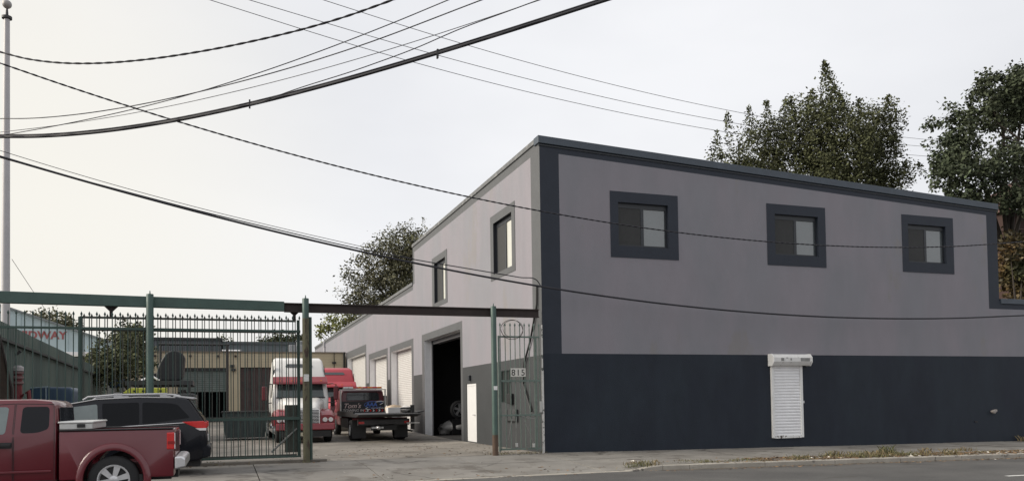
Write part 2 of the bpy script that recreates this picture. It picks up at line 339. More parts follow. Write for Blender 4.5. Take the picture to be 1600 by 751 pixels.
# ---------------------------------------------------------------- main building
bld = thing('warehouse', 'grey two storey warehouse with slate trim and charcoal base', 'building')
ROOF_S = .0448
def holed_wall(name, plane, lims, regions, holes, mats, reveal, parent, warp=None, rev_mi=None):
    """a wall in plane 'y' (a=X) or 'x' (a=Y) at 0: cells cut at every edge, each cell one paint; holes get reveals going inwards"""
    a0, a1, z0, z1 = lims
    A = {a0, a1}; Z = {z0, z1}
    for r in list(regions)+list(holes):
        A |= {q for q in r[:2] if a0 < q < a1}; Z |= {q for q in r[2:4] if z0 < q < z1}
    A = sorted(A); Z = sorted(Z)
    def refine(L, st):
        o = [L[0]]
        for p, q in zip(L, L[1:]):
            k = max(1, round((q-p)/st)); o += [p+(q-p)*i/k for i in range(1, k+1)]
        return o
    mb = MB(); idx = {}
    def V(a, z, d=0):
        key = (round(a, 4), round(z, 4), d)
        if key not in idx:
            zz = warp(a, z) if warp else z
            idx[key] = len(mb.v); mb.v.append((a, d, zz) if plane == 'y' else (d, a, zz))
        return idx[key]
    for i in range(len(A)-1):
        for j in range(len(Z)-1):
            ac, zc = (A[i]+A[i+1])/2, (Z[j]+Z[j+1])/2
            if any(h[0] < ac < h[1] and h[2] < zc < h[3] for h in holes): continue
            mi = 0
            for r in regions:
                if r[0] < ac < r[1] and r[2] < zc < r[3]: mi = r[4]
            mb.f.append((V(A[i], Z[j]), V(A[i+1], Z[j]), V(A[i+1], Z[j+1]), V(A[i], Z[j+1]))); mb.m.append(mi)
    for h in holes:
        d = h[4] if len(h) > 4 else reveal; mi = h[5] if len(h) > 5 else 0
        for (p, q) in (((h[0], h[2]), (h[0], h[3])), ((h[0], h[3]), (h[1], h[3])), ((h[1], h[3]), (h[1], h[2])), ((h[1], h[2]), (h[0], h[2]))):
            mb.f.append((V(*p), V(*q), V(*q, d), V(*p, d))); mb.m.append(mi)
    o = mb.build(name, mats, parent); return o
# street side (plane Y=0)
WX = [(2.45, 2.74), (8.55, 8.89), (14.62, 14.91)]       # outer and inner left edges of the three windows
front_holes = [(i, i+1.86, 6.66, 8.10, .14, 1) for o_, i in WX]
front_regions = [(0, .66, 3.12, 11, 1), (0, 19.45, 9.53, 11, 1), (18.9, 19.45, 4.99, 11, 1), (0, 19.45, -2, 3.12, 2)]
def warp_front(a, z): return z - ROOF_S*a if z > 9.2 else z
holed_wall('front_wall', 'y', (0, 19.45, -.7, 10.0), front_regions, front_holes, [WALL, TRIM, BAND], .14, bld, warp_front)
holed_wall('front_wall', 'y', (19.45, 34, -.7, 5.33), [(19.45, 34, 4.99, 6, 1), (19.45, 34, -2, 3.12, 2)], [], [WALL, TRIM, BAND], .1, bld)
def coping(name, pts, w0, w1, m, h=.22, out_=.055):
    pass
c = MB(); c.prism([(-.055, 10.03-.0), (19.5, 10.03-ROOF_S*19.5), (19.5, 9.79-ROOF_S*19.5), (-.055, 9.79)], 'y', -.06, .35); c.build('coping', COPE, bld, bevel=.012)
c = MB(); c.prism([(-.03, 9.755), (19.48, 9.755-ROOF_S*19.5), (19.48, 9.72-ROOF_S*19.5), (-.03, 9.72)], 'y', -.03, .05); c.build('coping_shadow', FRAME, bld)  # dark strip standing in for the shadow line below the coping
c = MB(); c.box(19.52, 34, -.05, .3, 5.20, 5.40); c.build('coping', COPE, bld, bevel=.012)
c = MB(); c.prism([(.36, 10.02), (18.43, 10.02), (18.43, 9.86), (.36, 9.86)], 'x', -.045, .3); c.build('coping', COPEL, bld, bevel=.012)
c = MB(); c.box(-.045, .3, 18.44, 68, 7.86, 8.03); c.build('coping', COPEL, bld, bevel=.012)
# yard side (plane X=0)
DOORS = [(9.4, 16.0, 4.73), (18.95, 24.57, 4.70), (26.05, 32.15, 4.66), (34.05, 42.9, 5.30)]
side_regions = [(0, .80, 3.08, 11, 1), (0, 18.4, 9.56, 11, 1), (18.02, 18.4, 7.9, 11, 1), (18.0, 18.4, 3.05, 5.0, 0), (0, 68, -2, 3.08, 2)]
side_regions += [(9.08, 16.5, -2, 5.06, 1), (18.45, 25.0, -2, 5.06, 1), (25.63, 32.6, -2, 5.05, 1), (33.6, 43.3, -2, 5.85, 1)]
side_holes_hi = [(2.70, 4.73, 6.33, 8.22, .14, 3), (11.72, 13.75, 6.33, 8.22, .14, 3), (9.4, 16.0, -.02, 4.73, .42, 4), (7.2, 8.55, .03, 2.38, .07, 2), (2.95, 4.10, 1.62, 2.72, .12, 3)]
side_regions += [(2.37, 5.08, 6.12, 8.52, 1), (11.40, 14.17, 6.12, 8.52, 1)]
holed_wall('side_wall', 'x', (0, 18.4, -.7, 10.0), side_regions, side_holes_hi, [WALL, TRIMLIT, BANDLIT, FRAME, WHITE], .14, bld)
holed_wall('side_wall', 'x', (18.4, 68, -.7, 8.0), side_regions + [(18.4, 68, 7.62, 9, 1)], [(a, b, .02, t, .42, 4) for a, b, t in DOORS[1:]], [WALL, TRIMLIT, BANDLIT, FRAME, WHITE], .4, bld)
# the rest of the shell
s_ = MB(); s_.box(18.45, 19.44, .35, 18.4, -.7, 9.0); s_.build('rear_wall', WALL, bld)
s_ = MB(); s_.box(.45, 18.44, 17.9, 18.4, -.7, 9.0); s_.add([(0, 18.4, 7.5), (.5, 18.4, 7.5), (.5, 18.4, 10), (0, 18.4, 10)], [(0, 1, 2, 3)]); s_.box(0.001, .46, 18.0, 18.395, 8.05, 9.85); s_.build('rear_wall', WALL, bld)
s_ = MB(); s_.box(.05, 19.4, .05, 18.35, 8.75, 8.98); s_.box(.05, 6, 18.45, 67.9, 7.3, 7.5); s_.box(19.46, 34, .06, 5, 4.85, 5.0); s_.build('roof', ROOFG, bld)
s_ = MB(); s_.box(6, 6.3, 18.45, 68, -.7, 7.6); s_.box(.1, 6, 67.6, 68, -.7, 7.6); s_.box(33.7, 34, .1, 5, -.7, 5); s_.box(19.46, 33.7, 4.7, 5, -.7, 5.0); s_.build('rear_wall', WALL, bld)
DARKF = mat('shade dark workshop floor', (.035, .033, .032), .9, .2, 2)  # floor colour taken near black to hold the bay's shade
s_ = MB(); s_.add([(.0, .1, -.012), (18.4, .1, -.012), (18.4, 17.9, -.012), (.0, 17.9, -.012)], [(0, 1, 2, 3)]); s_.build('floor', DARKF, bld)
s_ = MB(); s_.box(.5, 15.5, .35, .4, 0, 6.0); s_.box(.5, 15.5, 17.75, 17.8, 0, 6.0); s_.box(.5, 15.5, .4, 17.75, 5.9, 6.0); s_.box(.43, .47, .4, 9.2, 0, 5.9); s_.box(.43, .47, 9.2, 16.2, 4.75, 5.9); s_.add([(15.5, 1.0, -.01), (15.5, 17.8, -.01), (15.5, 17.8, 8.7), (15.5, 1.0, 8.7)], [(0, 1, 2, 3)]); s_.build('shade_lining', mat('shade dark workshop wall', (.012, .012, .013), .9, .3, 1), bld)  # added inner lining, its near black colour stands in for the unlit bay
# windows
def sash_window(plane, a0, a1, z0, z1, d, right_glass, parent):
    """sliding window set back by d: frame, two panes; a reads left to right as seen from outside"""
    sgn = 1
    def bx(mb, p0, p1, q0, q1, e0, e1):
        if plane == 'y': mb.box(p0, p1, e0, e1, q0, q1)
        else: mb.box(e0, e1, p0, p1, q0, q1)
    mb = MB(); w = .06; t = .16; mid = (a0+a1)/2
    bx(mb, a0, a1, z0, z0+w, d, d+.08); bx(mb, a0, a1, z1-t, z1, d, d+.08); bx(mb, a0, a0+w, z0+w, z1-t, d, d+.08); bx(mb, a1-w, a1, z0+w, z1-t, d, d+.08); bx(mb, mid-.055, mid+.055, z0+w, z1-t, d, d+.085)
    f = mb.build('window', FRAME, parent)
    near, far = ((a0+w, mid-.055), (mid+.055, a1-w))
    if plane == 'x': near, far = far, near
    p = MB(); bx(p, near[0], near[1], z0+w, z1-t, d+.012, d+.02); p.build('insect_screen', SCREEN, f)
    p = MB(); bx(p, far[0], far[1], z0+w, z1-t, d+.035, d+.045); p.build('pane', right_glass, f)
    return f
def surround(plane, a0, a1, z0, z1, i0, i1, k0, k1, parent, m=None):
    mb = MB(); e0, e1 = -.016, -.001
    for (p0, p1, q0, q1) in ((a0, a1, z0, k0), (a0, a1, k1, z1), (a0, i0, k0, k1), (i1, a1, k0, k1)):
        if plane == 'y': mb.box(p0, p1, e0, e1, q0, q1)
        else: mb.box(e0, e1, p0, p1, q0, q1)
    mb.build('window_surround', TRIM if plane == 'y' else TRIMLIT, parent)
for o_, i in WX:
    sash_window('y', i, i+1.86, 6.66, 8.10, .09, GLASS, bld); surround('y', o_, o_+2.53, 6.28, 8.45, i, i+1.86, 6.66, 8.10, bld)
for a in (2.70, 11.72): sash_window('x', a, a+2.03, 6.33, 8.22, .12, GLASSB, bld)
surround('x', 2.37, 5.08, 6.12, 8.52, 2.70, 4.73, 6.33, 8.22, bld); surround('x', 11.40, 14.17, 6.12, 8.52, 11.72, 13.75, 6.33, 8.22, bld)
# roller doors in the yard
def curtain(plane, a0, a1, z0, z1, d, pitch_, m, name, parent, amp=.02):
    mb = MB(); n = int((z1-z0)/pitch_); prof = []
    for i in range(n):
        z = z0 + (z1-z0)*i/n; h = (z1-z0)/n
        prof += [(d+amp, z+.001), (d, z+h*.15), (d-amp*.3, z+h*.5), (d, z+h*.85)]
    prof.append((d+amp, z1))
    vs = []
    for dd, z in prof: vs += [(a0, dd, z), (a1, dd, z)] if plane == 'y' else [(dd, a0, z), (dd, a1, z)]
    mb.add(vs, [(2*i, 2*i+1, 2*i+3, 2*i+2) for i in range(len(prof)-1)])
    return mb.build(name, m, parent)
for a, b, t in DOORS[1:]:
    r_ = curtain('x', a+.06, b-.06, .05+.012*max(0, a-10), t, .40, .105, mat('door slat white', (.50, .49, .48), .5, .08, 2), 'roller_door', bld)
    
    for q in (a, b-.06): g = MB(); g.box(.33, .41, q, q+.06, .05, t); g.build('guide_rail', GALV, r_)
g = MB(); g.box(.36, .42, 15.9, 15.998, 0, 4.72); g.box(.36, .42, 9.402, 9.5, 0, 4.72); g.box(.43, .75, 9.5, 15.9, 4.55, 4.72); g.build('door_track', mat('track grey', (.16, .16, .17), .5), bld)
# white door
d_ = MB(); d_.box(.02, .068, 7.21, 8.54, .035, 2.375); pd = d_.build('entrance_door', mat('door white', (.60, .60, .60), .5, .05, 3), bld, bevel=.008)
h = MB(); h.tube([(.02, 7.42, 1.12), (-.05, 7.42, 1.12), (-.05, 7.56, 1.12)], .014); h.build('handle', STEEL, pd)
h = MB(); h.box(.008, .022, 7.36, 8.40, 2.28, 2.31); h.build('door_rail', mat('door rail grey', (.5, .5, .5), .6), pd)  # grey strip across the head of the door
l_ = MB(); l_.box(-.10, 0, 7.88, 8.06, 2.50, 2.72); l_.build('wall_lamp', FRAME, bld, bevel=.02)
# barred window, meter boxes, conduit
w_ = MB(); w_.box(.06, .10, 2.95, 4.10, 1.62, 2.72); bw = w_.build('barred_window', BLACK, bld)
for k in range(4):
    b_ = MB(); b_.box(-.03, -.01, 3.1+k*.27, 3.125+k*.27, 1.60, 2.74); b_.build('bar', GREENB, bw)
m_ = MB(); m_.box(-.14, 0, 2.75, 3.2, 1.55, 1.9); m_.build('meter_box', BLACK, bld, bevel=.015)
for k in range(3):
    m_ = MB(); m_.box(-.12, 0, 2.32+k*.40, 2.66+k*.40, .95, 1.36); m_.build('meter_box', DKGREY, bld, bevel=.015)
t_ = MB(); t_.tube([(-.05, .28, 5.3), (-.05, .30, 4.7), (-.06, .9, 3.6), (-.06, 1.5, 2.9), (-.06, 1.62, 2.2), (-.06, .9, 1.3)], .035, 8); t_.build('conduit', BLACK, bld, smooth=40)
# downpipe, pipe stub, wall scar
t_ = MB(); t_.tube([(-.08, 58.2, 7.9), (-.08, 58.2, .5)], .09, 10); t_.box(-.2, 0, 58.0, 58.4, 7.35, 7.8); t_.build('downpipe', GALV, bld, smooth=40)
t_ = MB(); t_.lathe([(.055, -.16), (.075, -.15), (.075, -.08), (.05, -.07), (.05, .0)], (18.84, 0, .96), 'y', 10); t_.lathe([(.04, -.1), (.055, -.09), (.055, .0)], (19.0, 0, .99), 'y', 8); t_.build('pipe_stub', mat('stub pipe', (.3, .27, .25), .7, .2, 20), bld, smooth=40)
t_ = MB(); t_.box(17.95, 18.1, -.025, 0, .56, .61); t_.build('wall_bracket', BLACK, bld)
# roller shutter on the street
sh = curtain('y', 8.64, 9.75, .26, 2.76, -.045, .104, WHITE, 'roller_shutter', bld, .026)
g = MB(); g.box(8.54, 8.64, -.085, -.001, .22, 2.74); g.build('guide_rail', WHITEW, sh, bevel=.008)
g = MB(); g.box(9.75, 9.85, -.085, -.001, .22, 2.74); g.build('guide_rail', WHITEW, sh, bevel=.008)
g = MB(); g.box(8.64, 9.75, -.075, -.02, .205, .30); g.build('bottom_rail', mat('chipped bottom rail', (.7, .7, .69), .5, .1, 4, patch=((.08, .06, .05), .52, 7)), sh, bevel=.006)
g = MB(); g.prism([(0, 3.135), (-.20, 3.135), (-.31, 3.02), (-.31, 2.87), (-.22, 2.74), (0, 2.74)], 'x', 8.50, 10.06); hb = g.build('shutter_box', mat('peeling shutter box', (.66, .655, .645), .5, .1, 4, .2, 20, patch=((.2, .19, .18), .60, 3.6)), sh, bevel=.01)
g = MB(); g.prism([(0, 3.15), (-.21, 3.15), (-.325, 3.03), (-.325, 2.86), (-.23, 2.725), (0, 2.725)], 'x', 10.062, 10.10); g.build('end_plate', WHITEW, hb)
g = MB(); g.prism([(0, 3.15), (-.21, 3.15), (-.325, 3.03), (-.325, 2.86), (-.23, 2.725), (0, 2.725)], 'x', 8.46, 8.498); g.build('end_plate', WHITEW, hb)
BARE = mat('bare grey metal', (.23, .23, .225), .6, .25, 6)
for q in ((9.60, 9.99, 2.885, 3.005), (8.78, 8.90, 2.90, 3.0), (9.17, 9.22, 2.92, 2.99)): g = MB(); g.box(q[0], q[1], -.317, -.312, q[2], q[3]); g.build('bare_patch', BARE, hb)
g = MB(); g.box(9.85, 9.91, -.07, -.001, 1.42, 1.5); g.build('lock', STEEL, sh)
# inside the open workshop bay
def clump(name, m, label, cat, c, r, n=3, seed=1, squash=.6, rough=.35):
    bm = bmesh.new(); bmesh.ops.create_icosphere(bm, subdivisions=n, radius=1); g = random.Random(seed)
    ph = [(g.uniform(-3, 3), g.uniform(-3, 3), g.uniform(-3, 3), g.uniform(0, 6)) for _ in range(9)]
    for v in bm.verts:
        k = sum(math.sin(p[0]*v.co.x*1.6+p[1]*v.co.y*1.6+p[2]*v.co.z*1.6+p[3]) for p in ph)/9
        k += .4*sum(math.sin(p[1]*v.co.x*5+p[2]*v.co.y*5+p[0]*v.co.z*5+p[3]) for p in ph)/9
        v.co *= 1+rough*k; v.co = Vector((v.co.x*r[0], v.co.y*r[1], max(v.co.z, -.75)*r[2]))
    me = bpy.data.meshes.new(name); bm.to_mesh(me); bm.free(); me.materials.append(m); me.shade_smooth()
    o = add_obj(name, me, None, (c[0], c[1], c[2]+.75*r[2])); tag(o, label, cat); return o
SACK = mat('plastic sack', (.42, .41, .39), .4, .3, 4, .4, 8)
clump('rubbish_sack', SACK, 'pale plastic rubbish sack in front of the pile in the open bay', 'sack', (1.75, 16.9, 0), (.9, .9, .42), seed=3, rough=.5)
clump('rubbish_sack', mat('grey sack', (.2, .19, .18), .5, .3, 4, .4, 8), 'grey bulging sack at the back of the pile in the open bay', 'sack', (2.6, 17.0, 0), (.75, .7, .75), seed=9, rough=.5)

# ---------------------------------------------------------------- wheels
def wheel(parent, x, y, z, r, w, side, rim_m, spokes=5, rim_r=.6, name='wheel'):
    """axis along local y; side -1: outer face towards -y"""
    mb = MB(); a, b = -w/2, w/2
    mb.lathe([(r*.62, a), (r*.85, a-.005), (r*.96, a+.02), (r, a+.05), (r, b-.05), (r*.96, b-.02), (r*.85, b+.005), (r*.62, b)], ax='y', n=28, caps=(0, 0))
    t = mb.build(name, RUBBER, parent, smooth=35); t.location = (x, y, z)
    rr = r*rim_r; o_ = side*w/2
    m2 = MB()
    m2.lathe([(rr*1.04, o_*.98), (rr*1.02, o_*1.02), (rr*.93, o_*1.01), (rr*.90, o_*.5), (rr*.2, o_*.45)], ax='y', n=28, caps=(0, 1))
    rim = m2.build('rim', rim_m, t, smooth=35)
    m4 = MB(); m4.lathe([(rr*.88, o_*.56), (rr*.3, o_*.58)], ax='y', n=20); m4.build('brake', BLACK, t)
    m3 = MB()
    for k in range(spokes):
        q = 2*math.pi*(k+.25)/spokes; c, s = math.cos(q), math.sin(q)
        pts = [(-.13, .12), (.13, .12), (.21, .93), (-.21, .93)]
        lo, hi = o_*.72, o_*.94
        vs = [(rr*(u*-s+v*c), lo, rr*(u*c+v*s)) for u, v in pts] + [(rr*(u*-s+v*c)*.99, hi, rr*(u*c+v*s)*.99) for u, v in pts]
        m3.add(vs, [(0, 1, 2, 3), (4, 5, 6, 7), (0, 1, 5, 4), (1, 2, 6, 5), (2, 3, 7, 6), (3, 0, 4, 7)])
    m3.lathe([(rr*.27, o_*.7), (rr*.27, o_*.98), (rr*.16, o_*1.03), (.001, o_*1.03)], ax='y', n=14)
    m3.build('spokes', rim_m, t, smooth=30)
    return t
RIMS = mat('alloy rim', (.62, .62, .63), .3, .08, 8, metal=.7)
def cyl_cut(x, z, r, y0, y1):
    mb = MB(); mb.lathe([(r, y0), (r, y1)], (x, 0, z), 'y', 36); return mb.build('cutter', BLACK)
def profile_body(lower, upper, hw, k, m, bevel, parent, name='body', sill=.05):
    """car body from its side profile: lower and upper share the belt edge (lower[0], lower[-1]); the upper part leans in by k"""
    (xf, zf), (xr, zr) = lower[0], lower[-1]
    zb = lambda x: zf+(zr-zf)*(x-xf)/(xr-xf)
    mb = MB(); zmin = min(p[1] for p in lower)
    lo = [(x, hw-(sill*(1-min(1, (z-zmin)/.45)) if z < zb(x)-.001 else 0), z) for x, z in lower]
    upr = [(x, hw-k*max(0, z-zb(x)), z) for x, z in upper[1:-1]]
    n1, n2 = len(lo), len(upr)
    for s in (-1, 1): mb.v += [(x, s*w, z) for x, w, z in lo+upr]
    n = n1+n2
    for s in (0, 1):
        b = s*n
        mb.f.append(tuple(b+i for i in range(n1))); mb.f.append(tuple([b+n1-1]+[b+n1+i for i in range(n2)]+[b])); mb.m += [0, 0]
    loop = list(range(n1)) + list(range(n1, n))
    for a, b in zip(loop, loop[1:]+loop[:1]): mb.f.append((a, b, b+n, a+n)); mb.m.append(0)
    o = mb.build(name, m, parent, smooth=40, bevel=bevel)
    def side(x, z): return hw-k*max(0, z-zb(x))
    return o, side
def side_panel(name, poly, side, m, parent, off=.006, th=.02, sides=(-1, 1), bevel=0):
    r = None
    for s in sides:
        mb = MB(); n = len(poly)
        mb.v = [(x, s*(side(x, z)+off), z) for x, z in poly] + [(x, s*(side(x, z)+off-th), z) for x, z in poly]
        mb.f = [tuple(range(n)), tuple(range(2*n-1, n-1, -1))] + [(i, (i+1) % n, n+(i+1) % n, n+i) for i in range(n)]; mb.m = [0]*(n+2)
        r = mb.build(name, m, parent, bevel=bevel)
    return r
def rounded(pts, rad, n=4):
    o = []
    for i, p in enumerate(pts):
        a, b, c = Vector(pts[i-1]), Vector(p), Vector(pts[(i+1) % len(pts)])
        u, w = (a-b), (c-b); r = min(rad, u.length*.45, w.length*.45); p0, p1 = b+u.normalized()*r, b+w.normalized()*r
        for k in range(n+1):
            t = k/n; q = (1-t)**2*p0 + 2*t*(1-t)*b + t*t*p1; o.append((q.x, q.y))
    return o

# ---------------------------------------------------------------- red pickup (rear axle at local x=0, rear is +x)
PKL = (-11.23, -7.40, -.03)
pk = thing('pickup_truck', 'dark red extended cab pickup parked at the kerb in front', 'pickup', PKL)
pk.scale = (.9, 1, .965); HWP = .93; ZW = .425
low = [(-4.05, 1.00), (-4.12, .55), (-3.95, .36), (-.98, .36), (-.96, 1.26)]
upp = [(-.96, 1.26), (-.985, 1.74), (-1.06, 1.835), (-1.35, 1.865), (-1.95, 1.865), (-2.3, 1.80), (-2.95, 1.24), (-3.95, 1.10), (-4.05, 1.00)]
cabn, side = profile_body([(-4.05, 1.04), (-4.12, .55), (-3.95, .36), (-.98, .36), (-.96, 1.30)], upp[:1]+upp[1:], HWP, .19, PKRED, .055, pk, 'cab')
cut(cabn, [cyl_cut(-3.3, ZW, .47, .55, 1.2), cyl_cut(-3.3, ZW, .47, -1.2, -.55)])
# bed
b = MB(); b.box(-.93, 1.06, -HWP, HWP, .44, 1.30); bed = b.build('bed', PKRED, pk, bevel=.035)
ci = MB(); ci.box(-.86, .98, -.80, .80, .70, 1.5); ci = ci.build('cutter', BLACK)
cut(bed, [ci, cyl_cut(0, ZW, .54, .5, 1.2), cyl_cut(0, ZW, .54, -1.2, -.5)])
for s in (-1, 1):
    f = MB(); n = 20; vs = []
    for i in range(n+1):
        q = math.pi*(i/n*1.16-.08); c, sn = math.cos(q), math.sin(q)
        for r_, y_ in ((.525, .86), (.525, .965), (.57, .975), (.635, .955), (.655, .925)): vs.append((c*r_, s*y_, ZW+sn*r_))
    f.add(vs, [(i*5+j, i*5+j+1, (i+1)*5+j+1, (i+1)*5+j) for i in range(n) for j in range(4)]); f.build('wheel_arch', PKRED, pk, smooth=50)
    w_ = MB(); q0 = [math.pi*i/14 for i in range(15)]
    w_.add([(math.cos(q)*.535, s*yy, ZW+math.sin(q)*.535) for q in q0 for yy in (.45, .9)], [(2*i, 2*i+1, 2*i+3, 2*i+2) for i in range(14)]); w_.build('arch_liner', BLACK, pk)
    c = MB(); c.box(-.92, 1.05, min(s*.80, s*.945), max(s*.80, s*.945), 1.298, 1.325); c.build('bed_rail', BLACK, pk, bevel=.01)
    c = MB(); c.box(.93, 1.075, min(s*.80, s*.945), max(s*.80, s*.945), .93, 1.24); tl = c.build('tail_lamp', TAILR, pk, bevel=.02)
    c = MB(); c.box(.95, 1.08, min(s*.86, s*.95), max(s*.86, s*.95), 1.03, 1.08); c.build('reflector', LAMPW if False else mat('dark red lens', (.25, .01, .01), .2), tl)
    c = MB(); c.box(1.07, 1.085, min(s*.85, s*.94), max(s*.85, s*.94), .94, 1.23); c.build('lamp_edge', LAMPW, tl)
    c = MB(); c.box(.30, .345, min(s*.70, s*.93), max(s*.70, s*.93), .18, .62); c.box(.345, .5, min(s*.75, s*.9), max(s*.75, s*.9), .3, .5); c.build('mud_flap', BLACK, pk)
c = MB(); c.prism([(1.07, .56), (1.27, .60), (1.27, .76), (1.20, .80), (1.07, .80)], 'y', -.95, .95); c.build('rear_bumper', mat('satin chrome', (.62, .62, .63), .3, .05, metal=.85), pk, bevel=.03)
c = MB(); c.prism([(-4.1, .45), (-4.22, .5), (-4.22, .72), (-4.1, .75)], 'y', -.93, .93); c.build('front_bumper', CHROME, pk, bevel=.02)
c = MB(); c.box(-4.15, -4.05, -.6, .6, .76, .98); c.build('grille', CHROME, pk)
for s in (-1, 1):
    c = MB(); c.box(-4.12, -3.9, min(s*.62, s*.935), max(s*.62, s*.935), .78, 1.0); c.build('headlight', LAMPW, pk, bevel=.02)
c = MB(); c.box(-.95, .98, -.45, .45, .36, .5); c.box(-3.9, -.9, -.7, .7, .26, .4); c.box(.9, 1.1, -.3, .3, .38, .55); c.build('chassis', BLACK, pk)
win_r = rounded([(-1.56, 1.28), (-1.28, 1.285), (-1.09, 1.35), (-1.09, 1.735), (-1.53, 1.735)], .07)
win_f = rounded([(-2.72, 1.26), (-1.80, 1.27), (-1.75, 1.735), (-2.22, 1.735)], .06)
side_panel('window', win_r, side, mat('privacy glass', (.012, .013, .016), .12, .1, ior=1.3), pk, .004, .012)
side_panel('window', win_f, side, mat('door glass', (.16, .2, .2), .05, .2, 2, ior=1.7), pk, .004, .012)
dr = [(-1.66, .46), (-1.00, .46), (-1.00, 1.27), (-1.02, 1.775), (-1.64, 1.79)]
dl = [(-2.92, .46), (-1.675, .46), (-1.655, 1.79), (-2.25, 1.76), (-2.90, 1.22)]
def door_line(poly, name):
    for s in (-1, 1):
        mb = MB()
        for (p, q) in zip(poly, poly[1:]+poly[:1]):
            n = 6; P = [(p[0]+(q[0]-p[0])*i/n, p[1]+(q[1]-p[1])*i/n) for i in range(n+1)]
            mb.tube([(x, s*(side(x, z)+.0005), z) for x, z in P], .005, 5)
        mb.build(name, BLACK, pk)
door_line([(-1.66, .46), (-1.66, 1.30), (-1.64, 1.79), (-1.02, 1.775), (-1.0, 1.3), (-1.00, .46)], 'door_seam'); door_line([(-2.92, .46), (-1.68, .46), (-1.68, 1.3), (-1.66, 1.79), (-2.25, 1.76), (-2.90, 1.24)], 'door_seam')
for s in (-1, 1):
    c = MB(); c.box(-1.95, -1.70, min(s*.93, s*.965), max(s*.93, s*.965), 1.06, 1.105); c.box(-1.97, -1.69, min(s*.925, s*.94), max(s*.925, s*.94), 1.03, 1.13); c.build('handle', BLACK, pk, bevel=.012)
    c = MB(); c.box(-3.0, -1.05, min(s*.92, s*.938), max(s*.92, s*.938), .60, .64); c.build('side_moulding', PKRED, pk, bevel=.008)
    c = MB(); c.box(-2.85, -2.68, min(s*.93, s*1.14), max(s*.93, s*1.14), 1.24, 1.44); c.build('wing_mirror', BLACK, pk, bevel=.04)
    for wx in (0, -3.3): wheel(pk, wx, s*.82, ZW, .405, .25, s, RIMS, 6, .62).scale = (1/.9, 1, 1/.965)
c = MB(); c.prism([(-.952, 1.34), (-.965, 1.72), (-.955, 1.72), (-.94, 1.34)], 'y', -.66, .66); c.build('rear_window', CGLASS, pk)
c = MB(); c.prism([(-2.36, 1.765), (-2.89, 1.30), (-2.91, 1.315), (-2.375, 1.785)], 'y', -.72, .72); c.build('windscreen', CGLASS, pk)
c = MB(); c.box(1.062, 1.075, -.75, .75, .8, 1.25); c.build('tailgate', PKRED, pk, bevel=.005)
tb = thing('tool_box', 'silver metal tool box across the red pickup bed', 'tool box', (PKL[0]-.56, PKL[1], PKL[2]+1.283))
c = MB(); c.box(-.27, .23, -.90, .80, .0, .10); c.build('chest', mat('dull aluminium', (.58, .58, .56), .45, .12, 4, metal=.3), tb, bevel=.01)
c = MB(); c.box(-.29, .25, -.92, .82, .102, .135); c.build('lid', mat('bright aluminium', (.68, .68, .66), .4, .12, 4, metal=.3), tb, bevel=.012)
c = MB(); c.box(.0, .12, -.935, -.90, .03, .09); c.build('latch', BLACK, tb)

# ---------------------------------------------------------------- black SUV
SVL = (-11.0, -1.83, side_z(-10.9, -2.7)+.0)
sv = thing('suv', 'black estate suv with silver roof rails beside the gate', 'suv', SVL)
HS = .98
lowS = [(-3.85, .98), (-3.98, .60), (-3.85, .28), (.95, .34), (1.12, .42), (1.19, .62), (1.16, .95), (1.11, 1.24)]
uppS = [(1.11, 1.24), (.74, 1.83), (.45, 1.885), (-.35, 1.90), (-1.25, 1.86), (-1.9, 1.74), (-2.75, 1.20), (-3.6, 1.12), (-3.85, .98)]
sb, sside = profile_body(lowS, uppS, HS, .20, SUVB, .06, sv)
cut(sb, [cyl_cut(0, .40, .46, .6, 1.3), cyl_cut(0, .40, .46, -1.3, -.6), cyl_cut(-2.9, .40, .46, .6, 1.3), cyl_cut(-2.9, .40, .46, -1.3, -.6)])
belt = lambda x: 1.275+ (x-1.1)*.045
gq = [(.93, belt(.93)+.14), (.62, 1.74), (.40, 1.755), (-.52, 1.76), (-.48, belt(-.48)+.03), (.45, belt(.45)+.03)]
SGL = mat('dark suv glass', (.008, .009, .011), .05, .1, ior=1.22)
side_panel('window', rounded([(.78, belt(.8)+.12), (.50, 1.70), (.30, 1.735), (-.27, 1.76), (-.26, belt(-.06)+.02)], .05), sside, SGL, sv, .004, .012)
side_panel('window', rounded([(-.33, belt(-.13)+.02), (-.34, 1.76), (-1.13, 1.745), (-1.10, belt(-.9)+.02)], .05), sside, SGL, sv, .004, .012)
side_panel('window', rounded([(-1.20, belt(-1.05)+.02), (-1.23, 1.73), (-1.85, 1.66), (-2.5, belt(-2.4)+.05)], .05), sside, mat('front door glass', (.13, .16, .16), .05, .3, 2, ior=1.7), sv, .004, .012)
